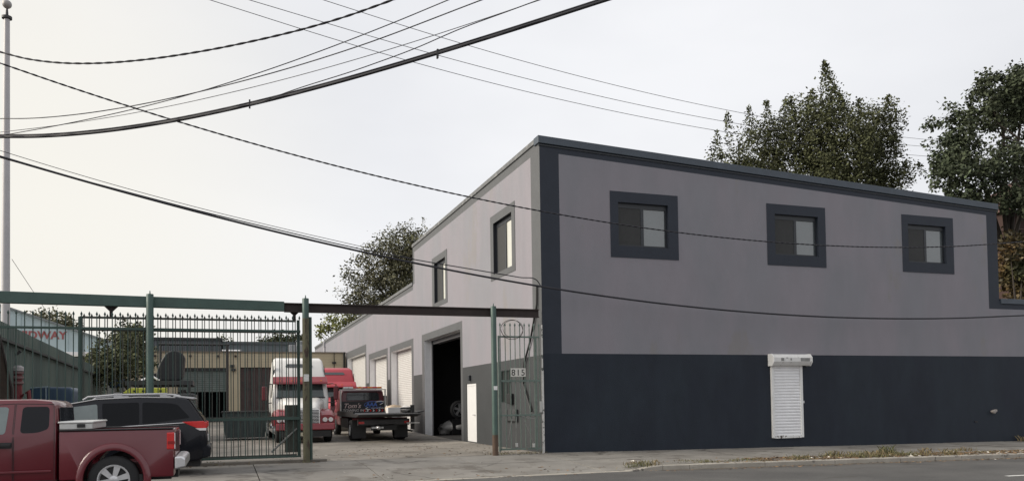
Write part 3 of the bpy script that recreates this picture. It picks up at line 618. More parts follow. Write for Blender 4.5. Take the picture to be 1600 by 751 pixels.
for s in (-1, 1):
    rail = [(-1.55, s*.70, 1.83), (-1.45, s*.70, 1.90), (-.9, s*.69, 1.945), (.1, s*.69, 1.955), (.45, s*.69, 1.93), (.56, s*.69, 1.87)]
    c = MB(); c.tube(rail, .024, 8); c.box(-.9, -.72, s*.69-.02, s*.69+.02, 1.86, 1.985); c.box(.1, .26, s*.69-.02, s*.69+.02, 1.86, 1.985); c.build('roof_rail', mat('silver rail', (.50, .50, .51), .35, .05, metal=.4), sv, smooth=40)
    trim_ = [(x, s*(sside(x, belt(x))+.006), belt(x)+.006) for x in lin(-2.5, .95, 10)]
    c = MB(); c.tube(trim_, .009, 6); c.build('chrome_trim', CHROME, sv)
    drip = [(-2.62, s*(sside(-2.6, 1.30)-.01), 1.32), (-1.9, s*.86, 1.725), (-1.25, s*.835, 1.845), (-.35, s*.828, 1.885), (.45, s*.83, 1.865)]
    c = MB(); c.tube(drip, .013, 6); c.build('roof_edge_trim', mat('silver rail', (.7, .7, .7)), sv, smooth=40)
    # tail lamp wraps the corner
    pl = [(.60, 1.285), (.82, 1.18), (.98, 1.11), (1.135, 1.11), (1.13, 1.265), (1.09, 1.295)]
    tl = side_panel('tail_lamp', pl, lambda x, z: HS-.0, TAILR, sv, .012, .05, (s,), .012)
    c = MB(); c.prism([(.90, 1.125), (1.0, 1.07), (1.14, 1.07), (1.145, 1.125)], 'y', min(s*(HS-.04), s*(HS+.016)), max(s*(HS-.04), s*(HS+.016))); c.build('clear_lens', LAMPW, tl)
    c = MB(); c.box(1.10, 1.17, min(s*.62, s*.96), max(s*.72, s*.96), 1.12, 1.27); c.build('lamp_back', TAILR, tl, bevel=.02)
    wheel(sv, 0, s*.86, .385, .385, .24, s, RIMS, 5, .66); wheel(sv, -2.9, s*.86, .385, .385, .24, s, RIMS, 5, .66)
    c = MB(); c.box(-2.45, -2.28, min(s*.97, s*1.17), max(s*.97, s*1.17), 1.18, 1.36); c.build('wing_mirror', SUVB, sv, bevel=.04)
    for dx in (-1.0, -.02):
        c = MB(); c.box(dx-.22, dx, min(s*.98, s*1.0), max(s*.98, s*1.0), 1.08, 1.115); c.build('handle', SUVB, sv, bevel=.01)
c = MB(); c.prism([(.40, 1.885), (.84, 1.82), (.90, 1.845), (.86, 1.87), (.42, 1.92)], 'y', -.80, .80); c.build('spoiler', mat('silver rail', (.7, .7, .7)), sv, bevel=.01)
c = MB(); c.prism([(1.10, 1.28), (.80, 1.77), (.815, 1.785), (1.118, 1.29)], 'y', -.78, .78); c.build('rear_window', CGLASS, sv)
c = MB(); c.prism([(1.05, .40), (1.24, .44), (1.255, .66), (1.16, .74), (1.05, .74)], 'y', -.96, .96); c.build('rear_bumper', SUVB, sv, bevel=.03)
c = MB(); c.box(1.15, 1.19, -.35, .35, .80, .95); c.build('number_plate', mat('plate white', (.6, .6, .58), .5), sv)
c = MB(); c.prism([(-1.95, 1.735), (-2.72, 1.24), (-2.74, 1.26), (-1.96, 1.755)], 'y', -.75, .75); c.build('windscreen', CGLASS, sv)
c = MB(); c.box(-3.8, 1.0, -.7, .7, .2, .4); c.build('underbody', BLACK, sv)
for s in (-1, 1):
    c = MB(); c.box(-3.95, -3.7, min(s*.6, s*.97), max(s*.6, s*.97), .8, .98); c.build('headlight', LAMPW, sv, bevel=.03)

# ---------------------------------------------------------------- gate frame, fences, gates
gf = thing('gate_portal', 'green painted steel beam on three round posts across the yard entrance', 'gate frame')
c = MB(); c.prism([(-19, 4.34), (-7.84, 4.26), (-7.84, 4.53), (-19, 4.66)], 'y', -.10, .08); c.build('green_beam', GREEN, gf, bevel=.012)
c = MB(); c.box(-7.838, -.12, -.08, .06, 4.47, 4.50); c.box(-7.838, -.12, -.08, .06, 4.24, 4.27); c.box(-7.838, -.12, -.02, .0, 4.27, 4.47); c.build('rusted_beam', RUST, gf)
def post(x, r, top, split, lean=0):
    m = MB(); m.lathe([(r, split), (r, top), (r*.95, top+.015), (.02, top+.02), (.012, top+.10), (.004, top+.11)], (x, -.14-r, 0), 'z', 20)
    p = m.build('post', GREEN, gf, smooth=40)
    return p
p1 = post(-11.3, .092, 4.60, -.1)
p2 = post(-7.27, .092, 4.60, 4.05)
m = MB(); m.lathe([(.125, 0), (.125, .03), (.094, .035), (.094, 4.05)], (-7.27, -.232, 0), 'z', 20); m.build('worn_sleeve', WORN, p2, smooth=40)
m = MB(); m.lathe([(.05, 0), (.05, 4.10)], (-7.14, -.12, 0), 'z', 12); m.build('latch_post', GREENB, gf, smooth=40)
m = MB(); m.box(-7.34, -7.20, -.336, -.326, 2.27, 2.47); m.build('sticker', mat('faded sticker', (.62, .62, .6), .6, .2, 12, patch=((.2, .2, .2), .6, 20)), p2)
p3 = post(-1.68, .085, 4.52, .62)
m = MB(); m.lathe([(.09, -.02), (.088, .62)], (-1.68, -.225, 0), 'z', 20); m.build('rusty_foot', RUSTB, p3, smooth=40)
m = MB(); m.box(-1.73, -1.62, -.322, -.312, 1.98, 2.10); m.build('sticker', mat('white sticker', (.7, .7, .7), .6), p3)
for x in (-12.27, -7.55):
    m = MB(); m.prism([(x-.17, 4.30), (x+.17, 4.30), (x+.04, 4.17), (x+.04, 4.03), (x-.04, 4.03), (x-.04, 4.17)], 'y', .09, .13); m.build('hanger_bracket', RUST, gf)
# one bar with its spear finial, shared meshes
def bar_mesh(z0, z1, w, m):
    b_ = MB(); b_.box(-w/2, w/2, -w/2, w/2, z0, z1); return b_.mesh('bar', m)
def spear_mesh(z, m):
    b_ = MB(); b_.add([(0, 0, z+.13)]+[(q[0]*.028, q[1]*.014, z+.055) for q in ((1, 1), (-1, 1), (-1, -1), (1, -1))]+[(q[0]*.008, q[1]*.008, z+.0) for q in ((1, 1), (-1, 1), (-1, -1), (1, -1))],
        [(0, 1, 2), (0, 2, 3), (0, 3, 4), (0, 4, 1)]+[(1+i, 1+(i+1) % 4, 5+(i+1) % 4, 5+i) for i in range(4)]); return b_.mesh('finial', m)
def railing(name, label, cat, x0, x1, y, zr, ztop, bottom, step, w, m, stile=True):
    t = thing(name, label, cat, (0, y, 0))
    bm_, sm_ = bar_mesh(bottom, ztop, w, m), spear_mesh(ztop, m)
    n = round((x1-x0)/step)
    for i in range(n+1):
        x = x0+(x1-x0)*i/n; lean = R(rnd.uniform(-.35, .35))
        b_ = add_obj('bar', bm_, t, (x, 0, 0), (0, lean*.3, 0)); add_obj('finial', sm_, b_)
    for z, h in zr:
        r_ = MB(); r_.box(x0-.02, x1+.02, -.028, .028, z-h/2, z+h/2); r_.build('rail', m, t)
    return t
fence = railing('spear_fence', 'dark green spear topped bar fence left of the driveway', 'fence', -16.1, -7.42, -.03, [(3.70, .06), (1.24, .075), (.17, .05)], 4.02, .14, .184, .023, GREENB)
for x in (-16.1, -13.0):
    r_ = MB(); r_.box(x-.03, x+.03, -.03, .03, 0, 4.0); r_.build('stile', GREENB, fence)
gate = railing('sliding_gate', 'hanging sliding bar gate pushed open behind the spear fence', 'gate', -12.92, -7.53, .11, [(4.0, .055), (3.68, .065), (1.27, .07), (.20, .06)], 3.98, .18, .187, .022, mat('brown green gate paint', (.062, .066, .056), .6, .25, 5))
for x in (-12.98, -7.45):
    r_ = MB(); r_.box(x-.035, x+.035, -.03, .03, .18, 4.03); r_.build('stile', GREENB, gate)
r_ = MB(); r_.tube([(-8.2, -.0, .30), (-7.5, 0, .95)], .028, 8); r_.build('brace', mat('grey brace', (.2, .2, .19), .6), gate)
r_ = MB(); r_.box(-7.83, -7.48, .035, .075, .28, 1.62); r_.build('lock_plate', mat('olive steel plate', (.06, .065, .052), .7, .25, 4), gate)
r_ = MB(); r_.box(-14.5, -6.7, -.16, .18, -.02, .07); r_.build('threshold', mat('gate kerb', (.15, .135, .115), .9, .3, 2, .5, 15), fence)
pg = railing('pedestrian_gate', 'pale green narrow bar gate with spear tops between post and building corner', 'gate', -1.43, -.16, -.1, [(3.62, .05), (2.26, .06), (1.20, .05), (.16, .05)], 3.93, .14, .158, .022, GREENP)
for x in (-1.49, -.27):
    r_ = MB(); r_.box(x-.025, x+.025, -.025, .025, .1, 3.65); r_.build('stile', GREENP, pg)
r_ = MB(); r_.tube([(-.06, -.02, 0), (-.06, -.02, 2.6)], .04, 10); r_.tube([(-.06, -.02, 2.6), (-.06, -.02, 4.0)], .025, 8); r_.build('hinge_post', mat('flaking white post', (.55, .54, .52), .7, .2, 5, patch=((.12, .13, .12), .55, 6)), pg, smooth=40)
r_ = MB(); r_.box(-.17, -.10, -.06, .0, 1.28, 1.62); r_.build('lock', mat('pale lock', (.42, .42, .4), .5), pg)
r_ = MB(); r_.tube([(-1.06+.36*math.cos(a), -.04+.03*math.sin(3*a), 3.84+.30*math.sin(a)) for a in lin(0, 6.28, 28)], .010, 6); r_.tube([(-1.02+.33*math.cos(a), -.03-.03*math.sin(2*a), 3.86+.27*math.sin(a)) for a in lin(0, 6.28, 28)], .007, 5); r_.build('wire_hoop', RUST, pg)
r_ = MB()
for pts in ([(-.95, -.05, 1.15), (-1.0, -.12, .8), (-.98, -.1, .36)], [(-.75, -.05, 1.15), (-.6, -.12, .75), (-.42, -.1, .32)], [(-1.1, -.06, 1.1), (-1.2, -.1, .7), (-1.25, -.1, .45)], [(-.8, -.06, 1.18), (-.55, -.1, 1.08), (-.3, -.07, 1.1)]): r_.tube(pts, .012, 6)
r_.build('hanging_chain', mat('chain', (.2, .2, .19), .5, metal=.5), pg)
for p in ((-.98, -.1, .30), (-.42, -.1, .27)):
    r_ = MB(); r_.box(p[0]-.04, p[0]+.04, p[1]-.02, p[1]+.02, p[2]-.07, p[2]+.05); r_.build('padlock', mat('padlock', (.45, .45, .43), .4, metal=.3), pg, bevel=.01)
sg = thing('number_sign', 'white house number plate reading 815 on the narrow gate', 'sign', (-.88, -.15, 2.52))
r_ = MB(); r_.box(-.245, .245, -.008, .0, -.13, .13); r_.build('plate', mat('sign white', (.6, .585, .54), .6, .1, 9), sg)
text('815', .27, mat('sign black', (.02, .02, .02), .6), sg, (0, -.009, -.095), name='digits', align='CENTER', spacing=1.18, bold=.002, extrude=.002)

# flagpole
fp = thing('flagpole', 'tall pale tapered flagpole with a ball on top behind the fence', 'flagpole', (-16.5, 8.2, side_z(-16.5, 8.2)))
m = MB(); m.lathe([(.15, 0), (.135, 5), (.115, 10), (.09, 15.1)], n=18); m.build('mast', GALV, fp, smooth=40)
m = MB(); m.lathe([(.09, 15.1), (.16, 15.12), (.16, 15.2), (.05, 15.24), (.03, 15.5)], n=16); m.build('truck_cap', DKGREY, fp, smooth=40)
m = MB(); m.lathe([(.001, 15.48)]+[(.15*math.sin(a), 15.63-.15*math.cos(a)) for a in lin(.15, 3.0, 10)], n=18); m.build('ball', mat('ball finial', (.3, .29, .28), .45), fp, smooth=60)
m = MB(); m.tube([(.14, .2, 6.8), (.38, 1.9, 6.05), (.75, 3.6, 5.1)], .009, 5); m.build('halyard', WIRE, fp)

# ---------------------------------------------------------------- corrugated fence, yard left side
cf = thing('sheet_metal_fence', 'tall green corrugated metal fence with rust streaks along the yard left side', 'fence')
CORR = [mat('green sheet a', (.085, .118, .102), .65, .2, 2, patch=((.13, .055, .035), .68, 1.2), streak=.2), mat('green sheet b', (.095, .128, .110), .65, .2, 2, streak=.3), mat('green sheet c', (.072, .102, .090), .65, .2, 2, patch=((.11, .055, .035), .64, 1.5), streak=.2)]
A, B = Vector((-15.55, .6)), Vector((-17.9, 44.5)); D = (B-A).normalized(); Ln = (B-A).length; nrm = Vector((D.y, -D.x))
s = 0; i = 0
while s < Ln-.5:
    L = 1.9; m = MB()
    for zz0, zz1, off in ((-.3, 3.66, .0), (3.70, 4.17, .12)):
        prof = []
        k = int(L/.24)
        for j in range(k):
            u = s+L*j/k; h = L/k; prof += [(u, 0), (u+h*.35, 0), (u+h*.5, .05), (u+h*.85, .05)]
        prof.append((s+L-.01, 0))
        vs = []
        for u, d in prof:
            p = A + D*u + nrm*(d+off); gzv = .012*max(0, p.y-10)*.3; vs += [(p.x, p.y, zz0), (p.x, p.y, zz1+gzv)]
        m.add(vs, [(2*q, 2*q+2, 2*q+3, 2*q+1) for q in range(len(prof)-1)])
    m.build('panel', CORR[(i*7) % 3], cf); s += L; i += 1
m = MB()
a, b = A+nrm*.05, B+nrm*.05
m.add([(a.x, a.y, 3.62), (a.x+.14, a.y, 3.62), (b.x+.14, b.y, 3.74), (b.x, b.y, 3.74), (a.x, a.y, 3.70), (a.x+.14, a.y, 3.70), (b.x+.14, b.y, 3.82), (b.x, b.y, 3.82)], [(0, 3, 2, 1), (4, 5, 6, 7), (0, 1, 5, 4), (1, 2, 6, 5), (2, 3, 7, 6), (3, 0, 4, 7)]); m.build('ledge', mat('ledge dark', (.02, .024, .022), .7), cf)
# rusty column at the far left, red winch, tarp stack, blue bag
rc = thing('rusty_column', 'rust brown steel column leaning beside the flagpole', 'column', (-15.3, 2.2, 0))
m = MB(); m.prism([(-.42, 0), (.34, 0), (.30, 2.2), (.08, 3.1), (-.10, 4.0), (-.42, 4.05)], 'y', -.12, .12); m.build('plate', mat('brown rust plate', (.075, .055, .045), .85, .3, 3, .4, 12, patch=((.11, .065, .04), .55, 2)), rc)
m = MB(); m.tube([(.36, -.14, 0), (.31, -.14, 2.2), (-.06, -.14, 4.0)], .035, 6); m.build('edge_flange', RUST, rc)
rw = thing('red_winch', 'dark red winch post with ring collars behind the fence', 'winch', (-15.75, 6.3, 0))
MR = mat('old red paint', (.16, .02, .025), .5, .2, 5)
m = MB(); m.tube([(0, 0, 0), (0, 0, 2.75)], .15, 14); m.build('column', MR, rw, smooth=40)
for z in (2.45, 2.62, 2.78):
    m = MB(); m.lathe([(.16, z-.04), (.23, z-.02), (.23, z+.03), (.16, z+.06)], n=18); m.build('collar', mat('grey red collar', (.2, .12, .12), .5), rw, smooth=40)
m = MB(); m.lathe([(.23, 2.84), (.21, 2.95), (.12, 3.02), (.001, 3.03)], n=18); m.build('cap', mat('grey cap', (.3, .28, .28), .5), rw, smooth=40)
m = MB(); m.tube([(.05, 0, 2.5), (-.1, .0, 3.3), (.1, 0, 3.5)], .05, 8); m.build('arm', DKGREY, rw, smooth=40)
m = MB(); m.tube([(.0, 0, 1.9), (.35, -.1, 2.2), (.42, -.1, 1.2)], .07, 8); m.build('hose', MR, rw, smooth=40)
TARP = mat('blue tarp', (.022, .05, .09), .45, .2, 3, .3, 6)
bt = thing('covered_load', 'dark blue tarpaulin over a square load behind the pickup', 'tarp', (-15.45, 10.3, 0))
m = MB(); m.prism([(-.8, 0), (.8, 0), (.86, 2.2), (.78, 2.38), (.1, 2.40), (-.7, 2.34), (-.86, 2.15)], 'y', -1.0, 1.0); m.build('tarpaulin', TARP, bt, smooth=50, bevel=.08)
m = MB(); m.tube([(-.86, -1.02, 2.16), (-.7, -1.02, 2.35), (.1, -1.02, 2.41)], .02, 6); m.tube([(-.02, -1.02, .1), (-.02, -1.02, 2.39)], .02, 6); m.build('strap', mat('pale blue edge', (.25, .32, .36), .5), bt)
clump('tarp_bundle', mat('bright blue tarp', (.03, .075, .17), .5, .2, 4, .4, 8), 'blue tarp bundle tied on top of the sheet fence end', 'tarp', (-16.6, 39.0, 3.0), (.55, .55, .75), seed=5, rough=.4)

# ---------------------------------------------------------------- semi trucks (front at local x=0, rear +x)
def loft(sections, name, m, parent, smooth=40):
    mb = MB(); n = len(sections[0][1])
    for x, pts in sections: mb.v += [(x, y, z) for y, z in pts]
    for i in range(len(sections)-1):
        for j in range(n): mb.f.append((i*n+j, i*n+(j+1) % n, (i+1)*n+(j+1) % n, (i+1)*n+j)); mb.m.append(0)
    mb.f += [tuple(range(n)), tuple(range((len(sections)-1)*n, len(sections)*n))]; mb.m += [0, 0]
    return mb.build(name, m, parent, smooth=smooth)
def arch_sec(hw, z0, z1, r=.25, n=5):
    pts = [(-hw, z0), (-hw, z1-r)]
    for k in range(1, n+1): q = math.pi/2*k/n; pts.append((-hw+r-r*math.cos(q), z1-r+r*math.sin(q)))
    return pts + [(-y, z) for y, z in reversed(pts)]
def semi(label, loc, cabm, accent, hoodm, group):
    t = thing('semi_truck', label, 'semi truck', loc, R(90), group)
    low_ = [(2.35, 1.95), (2.3, .95), (5.4, .95), (5.4, 1.95)]
    up_ = [(5.4, 1.95), (5.4, 3.72), (5.2, 3.86), (4.1, 3.92), (3.45, 3.80), (3.05, 3.35), (2.72, 2.78), (2.35, 1.95)]
    body, sd_ = profile_body(low_, up_, 1.24, .085, cabm, .13, t, 'sleeper_cab')
    m = MB(); m.add([(2.335, -1.02, 2.02), (2.335, 1.02, 2.02), (2.66, .98, 2.66), (2.66, -.98, 2.66), (2.37, -1.0, 2.0), (2.37, 1.0, 2.0), (2.70, .96, 2.66), (2.70, -.96, 2.66)], [(0, 1, 2, 3), (4, 5, 6, 7), (0, 1, 5, 4), (1, 2, 6, 5), (2, 3, 7, 6), (3, 0, 4, 7)])
    ws = m.build('windscreen', mat('windscreen glass', (.035, .05, .05), .05, .1, ior=1.6), t)
    m = MB(); m.prism([(2.30, 1.985), (2.36, 1.97), (2.36, 2.02), (2.31, 2.03)], 'y', -1.06, 1.06); m.build('wiper_cowl', BLACK, ws)
    m = MB(); m.box(2.46, 2.50, -.025, .025, 2.02, 2.62); m.build('centre_pillar', BLACK, ws)
    m = MB(); m.prism([(2.30, 2.62), (2.62, 2.62), (2.78, 2.96), (2.70, 2.98), (2.34, 2.72)], 'y', -1.18, 1.18); v = m.build('sun_visor', accent, t, bevel=.03)
    for y in (-.9, -.35, 0, .35, .9):
        m = MB(); m.box(2.40, 2.47, y-.05, y+.05, 2.755, 2.80); m.build('marker_lamp', AMBER, v)
    # dark window in the roof fairing
    P = rounded([(-.62, 3.43), (.62, 3.43), (.55, 3.60), (-.55, 3.60)], .08)
    def fx(z): return 3.05+(z-3.35)/.45*.40-.018
    m = MB(); n = len(P); m.v = [(fx(z)-.012, y, z) for y, z in P]+[(fx(z)+.03, y, z) for y, z in P]; m.f = [tuple(range(n))]+[(i, (i+1) % n, n+(i+1) % n, n+i) for i in range(n)]; m.m = [0]*(n+1); m.build('fairing_window', mat('smoked glass', (.06, .065, .07), .15, .1), t)
    for s in (-1, 1):
        P = rounded([(2.95, 3.0), (3.05, 3.0), (3.1, 3.5), (3.0, 3.5)], .03); side_panel('vent_slot', P, sd_, BLACK, t, .004, .02, (s,))
        side_panel('door_window', rounded([(2.62, 2.02), (3.35, 2.02), (3.35, 2.62), (2.85, 2.62)], .06), sd_, CGLASS, t, .006, .02, (s,))
        m = MB(); m.box(3.45, 3.47, min(s*1.235, s*1.25), max(s*1.235, s*1.25), 1.0, 2.7); m.build('door_seam', BLACK, t)
        mr = MB(); mr.box(2.30, 2.42, min(s*1.45, s*1.66), max(s*1.45, s*1.66), 1.88, 2.52); mi_ = mr.build('mirror', mat('maroon mirror', (.12, .018, .024), .4) if True else accent, t, bevel=.04)
        m = MB(); m.tube([(2.6, s*1.18, 2.62), (2.4, s*1.40, 2.64), (2.37, s*1.56, 2.6), (2.37, s*1.56, 1.78), (2.4, s*1.40, 1.74), (2.6, s*1.2, 1.78)], .022, 8); m.build('mirror_arm', BLACK, mi_, smooth=50)
        # fender with headlamp
        f = loft([(.28, arch_sec(.34, .80, 1.20, .2)), (.55, arch_sec(.37, .72, 1.36, .22)), (1.2, arch_sec(.38, .72, 1.48, .24)), (2.0, arch_sec(.37, .72, 1.46, .24))], 'fender', accent, t)
        f.location = (0, s*.90, 0)
        cut(f, [cyl_cut_loc(1.1, .52, .60, s)])
        m = MB(); m.lathe([(.10, .225), (.10, .32), (.001, .33)], (0, s*.82, 1.0), 'x', 12); hl = m.build('headlight', LAMPW, f); hl.location = (0, -s*.90, 0)
        m = MB(); m.lathe([(.10, .225), (.10, .32), (.001, .33)], (0, s*1.06, 1.0), 'x', 12); hl = m.build('headlight', LAMPW, f); hl.location = (0, -s*.90, 0)
        wheel(t, 1.1, s*1.02, .52, .52, .30, s, mat('white steel rim', (.55, .55, .54), .5), 8, .55)
        for x in (5.9, 7.2): wheel(t, x, s*.98, .52, .52, .52, s, mat('white steel rim', (.55, .55, .54), .5), 8, .55)
        m = MB(); m.lathe([(.28, 2.9), (.32, 2.93), (.32, 4.6), (.28, 4.63)], (0, s*.98, .62), 'x', 18); m.build('fuel_tank', CHROME, t, smooth=40)
        m = MB(); m.box(2.35, 2.85, min(s*.95, s*1.24), max(s*.95, s*1.24), .40, .46); m.box(2.35, 2.85, min(s*.95, s*1.24), max(s*.95, s*1.24), .75, .80); m.build('step', STEEL, t)
    loft([(.30, arch_sec(.58, .8, 1.52, .2)), (.42, arch_sec(.62, .8, 1.62, .22)), (1.2, arch_sec(.78, .8, 1.84, .28)), (2.40, arch_sec(1.02, .8, 2.00, .3))], 'hood', hoodm, t)
    m = MB(); m.frame('x', .20, .31, -.60, .60, .80, 1.46, .04); gr = m.build('grille', CHROME, t)
    m = MB(); m.box(.27, .29, -.56, .56, .84, 1.42); m.build('grille_back', BLACK, gr)
    for k in range(9):
        m = MB(); m.box(.225, .262, -.56, .56, .862+k*.062, .884+k*.062); m.build('grille_bar', CHROME, gr)
    m = MB(); m.prism([(0, .56), (.35, .52), (.35, .84), (.06, .84)], 'y', -1.22, 1.22); bp = m.build('bumper', accent, t, bevel=.04)
    m = MB(); m.box(.08, .35, -1.05, 1.05, .26, .53); m.build('air_dam', BLACK, bp)
    m = MB(); m.box(.045, .075, .05, .42, .30, .46); m.build('number_plate', mat('worn plate', (.5, .46, .35), .6, .3, 15), bp)
    m = MB(); m.lathe([(.05, .05), (.05, .0), (.001, -.01)], (0, .02, .63), 'x', 12); m.build('tow_eye', LAMPW, bp)
    m = MB(); m.box(.3, 8.0, -.42, -.32, .62, .86); m.box(.3, 8.0, .32, .42, .62, .86); m.box(5.5, 8, -.5, .5, .88, .98); m.box(.5, 2.3, -.75, .75, .5, .9); m.build('chassis', BLACK, t)
    m = MB(); m.tube([(5.55, -1.0, .9), (5.55, -1.0, 3.6)], .07, 10); m.build('exhaust_stack', CHROME, t, smooth=40)
    return t
def cyl_cut_loc(x, z, r, s):
    mb = MB(); mb.lathe([(r, -.6), (r, .6)], (x, s*.95, z), 'y', 32); return mb.build('cutter', BLACK)
w1 = semi('white semi truck cab with red visor and bumper facing the gate', (-6.22, 11.35, side_z(-6, 12)), SWHITE, SREDM, SWHITE, 'semi truck cabs in the yard')
w2 = semi('faded red semi truck cab behind the tow truck', (-3.35, 21.6, side_z(-3, 23)+.05), SREDF, SREDF, SREDF, 'semi truck cabs in the yard')

w1.scale = (1, 1, .965); w2.scale = (1, 1, .92)
# ---------------------------------------------------------------- rollback tow truck (rear axle at x=0, rear +x, faces away)
TWL = (-3.02, 12.4, side_z(-3, 12.4))
tw = thing('tow_truck', 'black and maroon flatbed tow truck seen from behind', 'tow truck', TWL, R(-90)); tw.scale = (1, 1, .94)
MAR = mat('maroon paint', (.10, .012, .018), .4, .1, 2, coat=.4)
cb, _ = profile_body([(-6.3, 1.35), (-6.35, .6), (-4.05, .6), (-4.05, 1.35)], [(-4.05, 1.35), (-4.12, 2.35), (-4.35, 2.47), (-5.3, 2.45), (-5.95, 1.5), (-6.3, 1.35)], 1.12, .10, MAR, .08, tw, 'cab')
m = MB(); m.box(-7.4, -6.1, -.85, .85, .6, 1.32); m.build('hood', MAR, tw, bevel=.1)
P = rounded([(-.82, 1.90), (.82, 1.90), (.76, 2.30), (-.76, 2.30)], .1)
m = MB(); m.prism(P, 'x', -4.06, -4.02); m.build('rear_window', CGLASS, tw)
m = MB(); m.box(-3.98, -3.92, -1.06, 1.06, 1.10, 1.84); bd = m.build('headboard', mat('black board', (.010, .010, .012), .4, .1), tw)
for s in (-1, 1):
    m = MB(); m.box(-3.98, -3.90, min(s*1.06, s*1.12), max(s*1.06, s*1.12), 1.0, 2.42); m.build('upright', mat('pale upright', (.5, .49, .46), .5), tw)
    m = MB(); m.box(-5.3, -5.2, min(s*1.2, s*1.42), max(s*1.2, s*1.42), 1.6, 2.15); m.build('mirror', BLACK, tw, bevel=.04)
m = MB(); m.box(-3.97, -3.91, -1.13, 1.13, 2.425, 2.47); m.build('crossbar', mat('pale upright', (.5, .49, .46), .5), tw)
lb = MB(); lb.box(-4.25, -3.98, -.95, .95, 2.49, 2.515); lb = lb.build('light_bar', mat('light bar base', (.45, .44, .42), .5), tw)
for k, mm in enumerate((LAMPW, LAMPW, TAILR, AMBER, TAILR, AMBER, TAILR, AMBER)):
    m = MB(); m.box(-4.24, -3.99, -.93+k*.235, -.71+k*.235, 2.517, 2.60); m.build('lamp', mm, lb, bevel=.015)
# lettering (the board faces +x; rotated so it reads from behind)
RT = (R(90), 0, R(90))
text("Tom's", .34, mat('silver red letters', (.55, .42, .40), .5), bd, (-3.915, -.98, 1.50), RT, shear=.35, bold=.004)
text('TOWING INC', .185, mat('silver letters', (.45, .42, .40), .5), bd, (-3.915, -1.0, 1.31), RT, shear=.2, bold=.003)
BLU = mat('blue letters', (.06, .13, .42), .5); LW = mat('white letters', (.7, .7, .7), .5)
text('AAA', .27, BLU, bd, (-3.915, .14, 1.58), RT, bold=.012, shear=.1)
m = MB()
m.tube([(-3.912, .52+.46*math.cos(a), 1.66+.17*math.sin(a)) for a in lin(.3, 5.6, 24)], .014, 5); m.build('emblem_ring', BLU, bd)
m = MB(); m.tube([(-3.910, .62, 1.80), (-3.910, .85, 1.84), (-3.910, 1.0, 1.82), (-3.910, .98, 1.74), (-3.910, .82, 1.66)], .018, 5); m.tube([(-3.910, .22, 1.52), (-3.910, .12, 1.46), (-3.910, .2, 1.42), (-3.910, .34, 1.42)], .018, 5); m.build('swoosh', LW, bd)
text('FOR THE ROAD', .085, LW, bd, (-3.915, .40, 1.45), RT, bold=.002)
for k in range(7):
    m = MB(); y = .02+k*.145; m.prism([(y, 1.30), (y+.06, 1.30), (y+.10, 1.355), (y+.06, 1.41), (y, 1.41), (y+.04, 1.355)], 'x', -3.918, -3.908); m.build('chevron', LW if k % 2 else TAILR, bd)
# deck
DK = mat('black deck', (.014, .015, .016), .5, .25, 3)
m = MB(); m.box(-3.7, 2.25, -1.29, 1.29, 1.10, 1.26); dk = m.build('deck', DK, tw, bevel=.015)
for s in (-1, 1):
    m = MB(); m.box(-3.6, 1.5, min(s*1.22, s*1.30), max(s*1.22, s*1.30), 1.262, 1.36); m.build('side_rail', DK, dk)
m = MB(); m.prism([(2.25, 1.10), (2.9, 1.2), (2.9, 1.24), (2.25, 1.262)], 'y', -1.29, 1.29); m.build('tail_ramp', DK, dk)
m = MB(); m.prism([(1.29, 1.16), (1.75, 1.32), (1.75, 1.36), (1.29, 1.27)], 'x', .4, 1.6); m.build('wing_plate', DK, dk)
m = MB(); m.box(1.2, 1.32, 1.22, 1.38, .5, 1.62); m.box(1.2, 1.28, .55, 1.22, 1.44, 1.52); m.build('corner_post', DK, dk)
m = MB(); m.box(-7.2, 1.6, -.42, .42, .62, .98); m.box(1.35, 1.6, -1.1, 1.1, .72, 1.0); m.box(-3.4, -1.0, -1.15, 1.15, .55, 1.0); m.box(1.5, 1.62, -.55, .55, .5, .72); m.build('chassis', BLACK, tw)
m = MB(); m.box(1.605, 1.625, -1.0, 1.0, .76, .96); m.build('rear_panel', mat('dull grey panel', (.05, .05, .055), .5, .3, 6), tw)
m = MB(); m.lathe([(.09, 1.2), (.10, 1.75), (.06, 1.8)], (0, -.25, .62), 'x', 10); m.box(1.62, 1.72, -.55, -.05, .58, .66); m.box(1.0, 1.75, .95, 1.5, .78, .83); m.build('tow_gear', STEEL, tw)
for s in (-1, 1):
    wheel(tw, 0, s*.98, .48, .48, .50, s, mat('white steel rim', (.55, .55, .54), .5), 8, .5); wheel(tw, -5.9, s*1.0, .46, .46, .28, s, mat('white steel rim', (.55, .55, .54), .5), 8, .5)
    m = MB(); m.box(.62, .66, min(s*.62, s*1.22), max(s*.62, s*1.22), .12, .95); m.build('mud_flap', BLACK, tw)
    m = MB(); m.box(1.605, 1.64, min(s*.85, s*1.08), max(s*.85, s*1.08), .80, .90); m.build('tail_lamp', TAILR, tw)
m = MB(); m.box(.662, .67, -1.2, 1.2, .96, 1.06); m.build('rear_script', mat('dull red script', (.14, .03, .035), .5, .4, 14), tw)
clump('cloth_bundle', mat('tan cloth', (.42, .33, .24), .8, .3, 6, .3, 10), 'tan cloth bundle lying on the tow truck deck', 'bundle', (-2.25, 12.3, TWL[2]+1.186), (.45, .35, .20), seed=11, rough=.5)
clump('white_sack', mat('white sack', (.62, .6, .58), .7, .1, 6, .3, 10), 'white sack lying on the tow truck deck beside the cloth', 'sack', (-1.95, 11.6, TWL[2]+1.186), (.30, .30, .17), seed=12, rough=.4)
